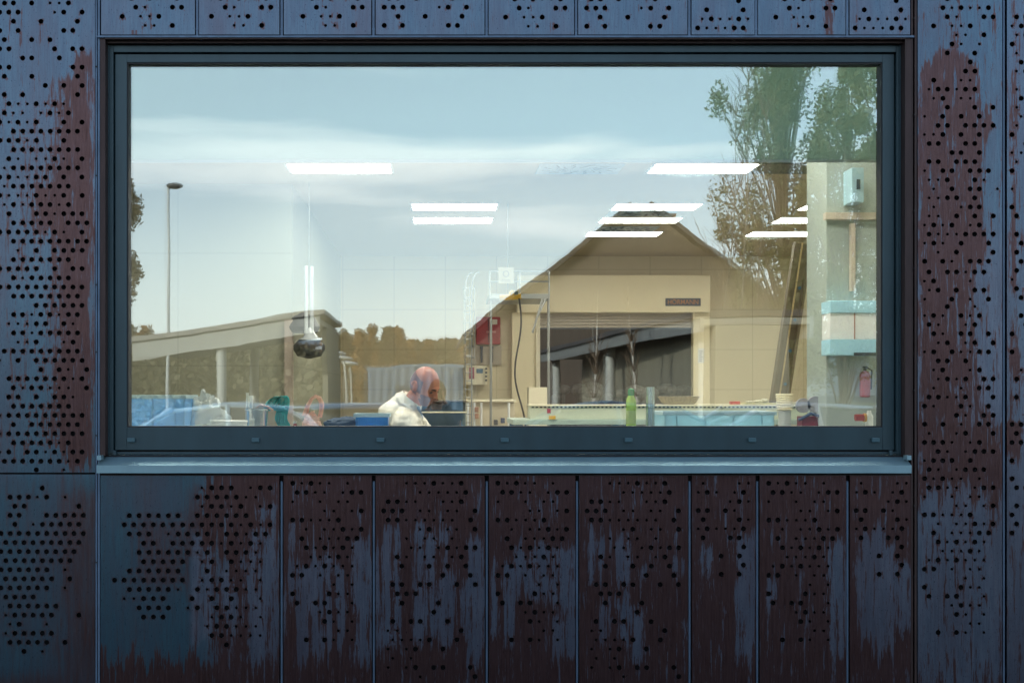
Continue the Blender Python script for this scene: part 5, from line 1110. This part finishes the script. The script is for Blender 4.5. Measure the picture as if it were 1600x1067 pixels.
for (xa, za, xb, zb2) in ((hx0 - .4, ze - .25, hxc - .3, zr + .06), (hxc + .3, zr + .06, hx1 + .4, ze - .25)):
    rf = MB(); yy = (hy + .45, hy - 9.4); t = .16
    rf.add([(xa, yy[0], za), (xb, yy[0], zb2), (xb, yy[1], zb2), (xa, yy[1], za), (xa, yy[0], za + t), (xb, yy[0], zb2 + t), (xb, yy[1], zb2 + t), (xa, yy[1], za + t)], [(0, 1, 2, 3), (7, 6, 5, 4), (0, 4, 5, 1), (1, 5, 6, 2), (2, 6, 7, 3), (3, 7, 4, 0)]); ro = rf.build('roof', M_RF, hb)
chx = X(1030, hd + 1); MB().box((chx - .42, hy - 1.4, zr - 1.4), (chx + .42, hy - .5, Zz(338, hd + 1))).build('chimney', mat('chimney_brick', (.13, .08, .06), .8), ro)
for (u, v) in ((1120, 585),):
    wf = MB(); cx, cz = X(u, hd), Zz(v, hd); ring(wf, cx - .45, cx + .45, cz - .55, cz + .55, cx - .53, cx + .53, cz - .63, cz + .63, hy + .002, hy + .06)
    wo = wf.build('window', mat('window_brown', (.12, .10, .08), .5), hb); MB().box((cx - .45, hy + .002, cz - .55), (cx + .45, hy + .02, cz + .55)).build('pane', mat('dark_pane', (.03, .035, .04), .1), wo)
# flat roofed carports
M_FASC = mat('fascia_pale', (.33, .34, .32), .6, var=.1); M_SOFF = mat('soffit', (.22, .22, .19), .7); M_COL = mat('column_white', (.36, .38, .37), .5)
def carport(u1, d1, u0, d0, ztop, sidedir, depthx, cols, label):
    a = PR(u1, 0, d1); b_ = PR(u0, 0, d0); a.z = b_.z = ztop; ed = (b_ - a).normalized(); sdv = Vector((sidedir, 0, 0))
    r = empty('carport', ((a + b_) / 2) * 1.0, label, 'carport', None); r.location.z = 0
    def prism(m, name, o0, o1, z0, z1):
        p = [a + sdv * o0, b_ + sdv * o0, b_ + sdv * o1, a + sdv * o1]; v_ = [(q.x, q.y, z0) for q in p] + [(q.x, q.y, z1) for q in p]
        return MB().add(v_, [(0, 1, 2, 3), (7, 6, 5, 4), (0, 4, 5, 1), (1, 5, 6, 2), (2, 6, 7, 3), (3, 7, 4, 0)]).build(name, m, r)
    M_F2 = mat('fascia_grey', (.17, .18, .18), .6, var=.2); prism(M_F2, 'fascia', 0, .06, ztop - .22, ztop); prism(M_RF, 'roof', -.08, depthx, ztop + .003, ztop + .09); prism(M_SOFF, 'soffit', .061, depthx, ztop - .12, ztop - .02); prism(M_F2, 'fascia', depthx, depthx + .06, ztop - .32, ztop)
    for (t_, o_) in cols:
        q = a + (b_ - a) * t_ + sdv * o_; MB().tube([(q.x, q.y, 0), (q.x, q.y, ztop - .12)], .11, 14).build('column', M_COL, r, smooth=True)
    bw = MB(); p0 = a + sdv * (depthx * .75); p1 = b_ + sdv * (depthx * .75); bw.box((min(p0.x, p1.x) - .1, p1.y, 0), (max(p0.x, p1.x) + .1, p0.y, ztop - .13)); bw.build('rear_wall', mat('carport_wall', (.22, .21, .16), .8, var=.2), r)
    return r
def pitched_shelter(d_, u0_, v0_, u1_, v1_, dep, label):
    y_ = PR(0, 0, d_).y; xa, xb, za, zb_ = X(u0_, d_), X(u1_, d_), Zz(v0_, d_), Zz(v1_, d_); r = empty('carport', ((xa + xb) / 2, y_, 0), label, 'carport')
    def sl_p(name, m, y0, y1, t0, t1, ex=0):
        v_ = [(x, y, z + t) for t in (t0, t1) for (x, z) in ((xa - ex, za), (xb + ex, zb_)) for y in (y0, y1)]
        return MB().add(v_, [(0, 1, 3, 2), (4, 6, 7, 5), (0, 2, 6, 4), (2, 3, 7, 6), (3, 1, 5, 7), (1, 0, 4, 5)]).build(name, m, r)
    sl_p('roof', mat('shelter_roof', (.25, .24, .22), .7), y_ + .1, y_ - dep - .1, -.02, .07, .1); sl_p('fascia', M_FASC, y_ + .03, y_ - .03, -.36, -.021); sl_p('soffit', M_SOFF, y_ - .031, y_ - dep, -.20, -.10)
    for t_ in (.47,):
        for yy_ in (y_ - .15, y_ - dep + .2): MB().tube([(xa + (xb - xa) * t_, yy_, 0), (xa + (xb - xa) * t_, yy_, za + (zb_ - za) * t_ - .2)], .10, 12).build('column', M_COL, r, smooth=True)
    MB().box((xb - .08, y_ - dep, 0), (xb + .02, y_ - dep * .3, zb_ - .22)).build('end_wall', mat('carport_wall', (.22, .21, .16), .8, var=.2), r)
pitched_shelter(24, 208, 533, 500, 490, 5, 'open shelter with a gently rising roof mirrored in the left part of the window')
carport(1092, 19.5, 845, 37, 2.78, 1, 1.7, ((.06, -.0 + .35), (.5, .35), (.97, .35)), 'flat roofed carport mirrored in the roller door opening')
# street lamp
b0 = gp(262, 24); sl2 = empty('street_lamp', b0, 'grey street lamp mirrored in the left part of the window', 'street lamp')
zt2 = Zz(296, 24); MB().tube([b0, b0 + Vector((0, 0, zt2))], [.034, .024], 10).build('pole', mat('lamp_grey', (.42, .45, .46), .5), sl2, smooth=True)
MB().tube([b0 + Vector((0, 0, zt2)), b0 + Vector((.03, 0, zt2 + .05)), b0 + Vector((.12, 0, zt2 + .07))], .035, 8).build('arm', mat('lamp_grey', (.42, .45, .46), .5), sl2)
MB().sphere(b0 + Vector((.12, 0, zt2 + .05)), (.16, .10, .06), 16, 10).build('lamp_head', mat('lamp_dark', (.05, .055, .06), .4), sl2, smooth=True)
# row of pale mushroom lamps
def bollard(u, v, d, label, tm=[None]):
    b0 = gp(u, d)
    if tm[0] is None:
        r = empty('path_lamp', b0, label, 'lamp post', 'pale lamps along the path'); h = 3.35
        MB().tube([b0, b0 + Vector((0, 0, h - .1))], [.07, .05], 10).build('post', M_COL, r, smooth=True)
        MB().lathe([(.05, h - .12), (.45, h - .08), (.5, h), (.3, h + .08), (.05, h + .1)], b0, 24).build('lamp_head', mat('lamp_white', (.5, .51, .5), .5), r, smooth=True); tm[0] = r; return
    r = copy_tree(tm[0]); r.location = b0; r['label'] = label
for u, v, d_, lb_ in ((511, 550, 52, 'pale lamp with a flat round head, leftmost and nearest of the four'), (527, 556, 58, 'pale lamp with a flat round head, second from the left of four'), (539, 564, 66, 'pale lamp with a flat round head, third from the left of four'), (547, 572, 76, 'pale lamp with a flat round head, farthest of the four')): bollard(u, v, d_, lb_)
# blue container
cd = 62; c0, c1 = X(574, cd), X(722, cd); cy = PR(0, 0, cd).y; cz = Zz(576, cd); r = empty('shipping_container', ((c0 + c1) / 2, cy - 1.2, 0), 'pale blue corrugated container mirrored behind the seated man', 'container')
cn = MB(); nn = 44; pv = []
for i in range(nn + 1):
    x = c0 + (c1 - c0) * i / nn; y = cy + (.05 if i % 4 in (1, 2) else 0); pv += [(x, y, .08), (x, y, cz)]
cn.add(pv, [(2 * i, 2 * i + 2, 2 * i + 3, 2 * i + 1) for i in range(nn)]); cn.box((c0, cy - 2.4, .08), (c1, cy - .05, cz - .01)); cn.build('body', mat('container_blue', (.06, .125, .21), .5, var=.2, vscale=.6), r)
fr_ = MB(); fr_.box((c0 - .05, cy - .02, cz), (c1 + .05, cy + .08, cz + .12)); fr_.box((c0 - .05, cy - .02, 0), (c1 + .05, cy + .08, .078)); fr_.build('rail', mat('container_rail', (.10, .18, .28), .5), r)
# cars
def car(x, y, col, label, heading=0, name='parked_car'):
    r = empty(name, (0, 0, 0), label, 'car', 'cars parked in front of the building')
    L_ = 4.3; W_ = .88
    prof = [(-2.15, .35), (-2.12, .62), (-1.95, .82), (-1.2, .93), (-.75, .97), (1.15, 1.0), (1.85, .97), (2.1, .82), (2.15, .4)]
    b_ = MB(); ys = (-1, -.93, -.6, 0, .6, .93, 1); rows_ = []
    for j, s_ in enumerate(ys):
        dz = {1: -.10, .93: -.03}.get(abs(s_), 0); rows_.append([(px, s_ * W_, (pz + dz) if pz > .45 else pz) for px, pz in prof])
    V_ = [p for rw in rows_ for p in rw]; n_ = len(prof)
    F_ = [(j * n_ + i, j * n_ + i + 1, (j + 1) * n_ + i + 1, (j + 1) * n_ + i) for j in range(len(ys) - 1) for i in range(n_ - 1)] + [tuple(range(n_)), tuple(range((len(ys) - 1) * n_, len(ys) * n_))[::-1]]
    F_ += [(j * n_, (j + 1) * n_, (j + 1) * n_ + n_ - 1, j * n_ + n_ - 1) for j in range(len(ys) - 1)]
    b_.add(V_, F_); pm_ = mat('paint_' + '_'.join('%d' % (c_ * 100) for c_ in col), col, .25, .3, spec=.7); bo = b_.build('body', pm_, r, smooth=True)
    cab = [(-.95, .94), (-.25, 1.40), (.35, 1.47), (1.15, 1.42), (1.85, 1.0)]; g_ = MB(); V_ = []
    for s_ in (-1, -.8, 0, .8, 1):
        for px, pz in cab:
            k = .80 if pz > 1.2 else .95; V_.append((px, s_ * W_ * k, pz - (.04 if abs(s_) == 1 and pz > 1.2 else 0)))
    n_ = 5; F_ = [(j * n_ + i, j * n_ + i + 1, (j + 1) * n_ + i + 1, (j + 1) * n_ + i) for j in range(4) for i in range(n_ - 1)] + [(0, 1, 2, 3, 4), (24, 23, 22, 21, 20)]
    g_.add(V_, F_); g_.build('window', mat('car_glass', (.02, .03, .035), .08, spec=.8), r, smooth=True)
    rf = MB(); V_ = []
    for s_ in (-1, -.8, 0, .8, 1):
        for px, pz in ((-.28, 1.405), (.35, 1.485), (1.2, 1.43)): V_.append((px, s_ * W_ * .81, pz - (.03 if abs(s_) == 1 else 0)))
    F_ = [(j * 3 + i, j * 3 + i + 1, (j + 1) * 3 + i + 1, (j + 1) * 3 + i) for j in range(4) for i in range(2)]; rf.add(V_, F_); ro_ = rf.build('roof', pm_, r, smooth=True); so_ = ro_.modifiers.new('s', 'SOLIDIFY'); so_.thickness = .03
    pl = MB()
    for s_ in (-1, 1):
        for (a, b2) in (((-.95, .94), (-.27, 1.41)), ((.5, .98), (.45, 1.45)), ((1.82, 1.0), (1.17, 1.42))):
            pl.tube([(a[0], s_ * W_ * .94, a[1]), (b2[0], s_ * W_ * .8, b2[1])], .035, 6)
    pl.build('pillar', pm_, r)
    for sx_ in (-1.35, 1.35):
        for s_ in (-1, 1):
            wh = MB(); wh.tube([(sx_, s_ * .72, .32), (sx_, s_ * .9, .32)], .32, 22); wo = wh.build('wheel', mat('tyre', (.015, .015, .015), .8), r)
            MB().tube([(sx_, s_ * .9, .32), (sx_, s_ * .912, .32)], .2, 16).build('rim', mat('rim', (.5, .5, .5), .3, .8), wo)
    for s_ in (-1, 1): MB().sphere((-2.06, s_ * .62, .68), (.08, .17, .08), 12, 8).build('headlight', mat('lamp_glass', (.7, .72, .72), .1), r, smooth=True)
    for s_ in (-1, 1): MB().box((2.06, s_ * .62 - .13, .72), (2.15, s_ * .62 + .13, .88)).build('tail_light', mat('tail_red', (.3, .01, .01), .3), r)
    for s_ in (-1, 1): MB().sphere((-.65, s_ * .97, 1.02), (.06, .1, .07), 10, 8).build('mirror', pm_, r, smooth=True)
    r.location = (x, y, 0); r.rotation_euler = (0, 0, heading); return r
car(gp(330, 16.5).x, gp(0, 16.5).y, (.35, .45, .52), 'silver blue car, leftmost of those mirrored along the bottom of the glass', R(8))
car(gp(560, 18).x, gp(0, 18).y, (.05, .16, .30), 'blue car mirrored left of the seated man', R(85))
car(gp(905, 17).x, gp(0, 17).y, (.10, .20, .26), 'dark teal car mirrored below the roller door opening', R(3))
car(gp(1190, 16.5).x, gp(0, 16.5).y, (.62, .64, .64), 'white car mirrored right of the steel tube', R(-5))
# the photographer, standing at the camera
ph = empty('person', (.03, -6.36, 0), 'photographer in a blue grey jacket holding a camera, mirrored beside the seated man', 'person')
hcx = Vector((.045, -6.235, 1.60)); pbz = MB()
HM2 = head_mesh(pbz, hcx, R(90), .05)
neck = Vector((.045, -6.27, 1.44)); limb(pbz, [neck, hcx + Vector((0, -.02, -.07))], [.062, .056])
pel2 = Vector((.045, -6.36, .95)); ch2 = Vector((.045, -6.32, 1.28))
limb(pbz, [pel2, ch2, neck], [.13, .13, .06]); S1, S2 = Vector((-.14, -6.31, 1.37)), Vector((.23, -6.31, 1.37)); E1, E2 = Vector((-.17, -6.14, 1.17)), Vector((.25, -6.14, 1.17)); W1, W2 = Vector((-.045, -6.075, 1.44)), Vector((.125, -6.11, 1.50))
for s_, e_, w2 in ((S1, E1, W1), (S2, E2, W2)): limb(pbz, [s_, e_, w2], [.05, .04, .028])
hand(pbz, W1, (.35, .0, 1), (.9, .1, 0), .88, .55, -1); hand(pbz, W2, (-.25, .1, 1), (-1, .2, 0), .88, .55, 1)
for s_ in (-1, 1): limb(pbz, [pel2 + Vector((s_ * .09, 0, -.05)), Vector((.045 + s_ * .11, -6.34, .5)), Vector((.045 + s_ * .13, -6.36, .09))], [.09, .062, .045]); limb(pbz, [Vector((.045 + s_ * .13, -6.38, .06)), Vector((.045 + s_ * .15, -6.24, .04))], [.045, .035])
remeshed(pbz, 'body', SK, ph, .0045, 3, .5)
jk2 = MB(); limb(jk2, [Vector((.045, -6.36, .86)), pel2, ch2, Vector((.045, -6.29, 1.38))], [.165, .165, .17, .105], 24)
for s_, e_, w2 in ((S1, E1, W1), (S2, E2, W2)): limb(jk2, [Vector((.045, -6.3, 1.39)), s_, e_, w2 - (w2 - e_).normalized() * .03], [.09, .078, .062, .045], 18)
remeshed(jk2, 'jacket', mat('slate_jacket', (.07, .10, .15), .8, bump=.3, bscale=30), ph, .008, 6, .6)
tr3 = MB()
for s_ in (-1, 1): limb(tr3, [pel2 + Vector((s_ * .08, 0, -.05)), Vector((.045 + s_ * .11, -6.34, .5)), Vector((.045 + s_ * .13, -6.36, .13))], [.12, .085, .065], 18)
remeshed(tr3, 'trousers', M_TROU, ph, .01, 3)
for s_ in (-1, 1): MB().sphere((.045 + s_ * .145, -6.31, .05), (.055, .14, .05), 18, 12).build('shoe', mat('black_shoe', (.02, .02, .02), .5), ph, smooth=True)
shell_patch(HM2, lambda x, y, z: .5 - x * .9 + (z - .25) * .9 if z > -.35 else -1, .001, .008, 'hair', mat('brown_hair', (.06, .035, .02), .8, bump=.6, bscale=200), ph)
cm = empty('camera_body', (.03, -6.09, 1.60), 'black camera held by the photographer', 'camera')
MB().box((-.035, -6.115, 1.56), (.095, -6.06, 1.64)).build('housing', mat('camera_black', (.015, .015, .016), .5), cm, bevel=.008)
MB().tube([(.03, -6.06, 1.598), (.03, -6.02, 1.598)], .03, 24).build('lens', mat('camera_black', (.015, .015, .016), .5), cm)
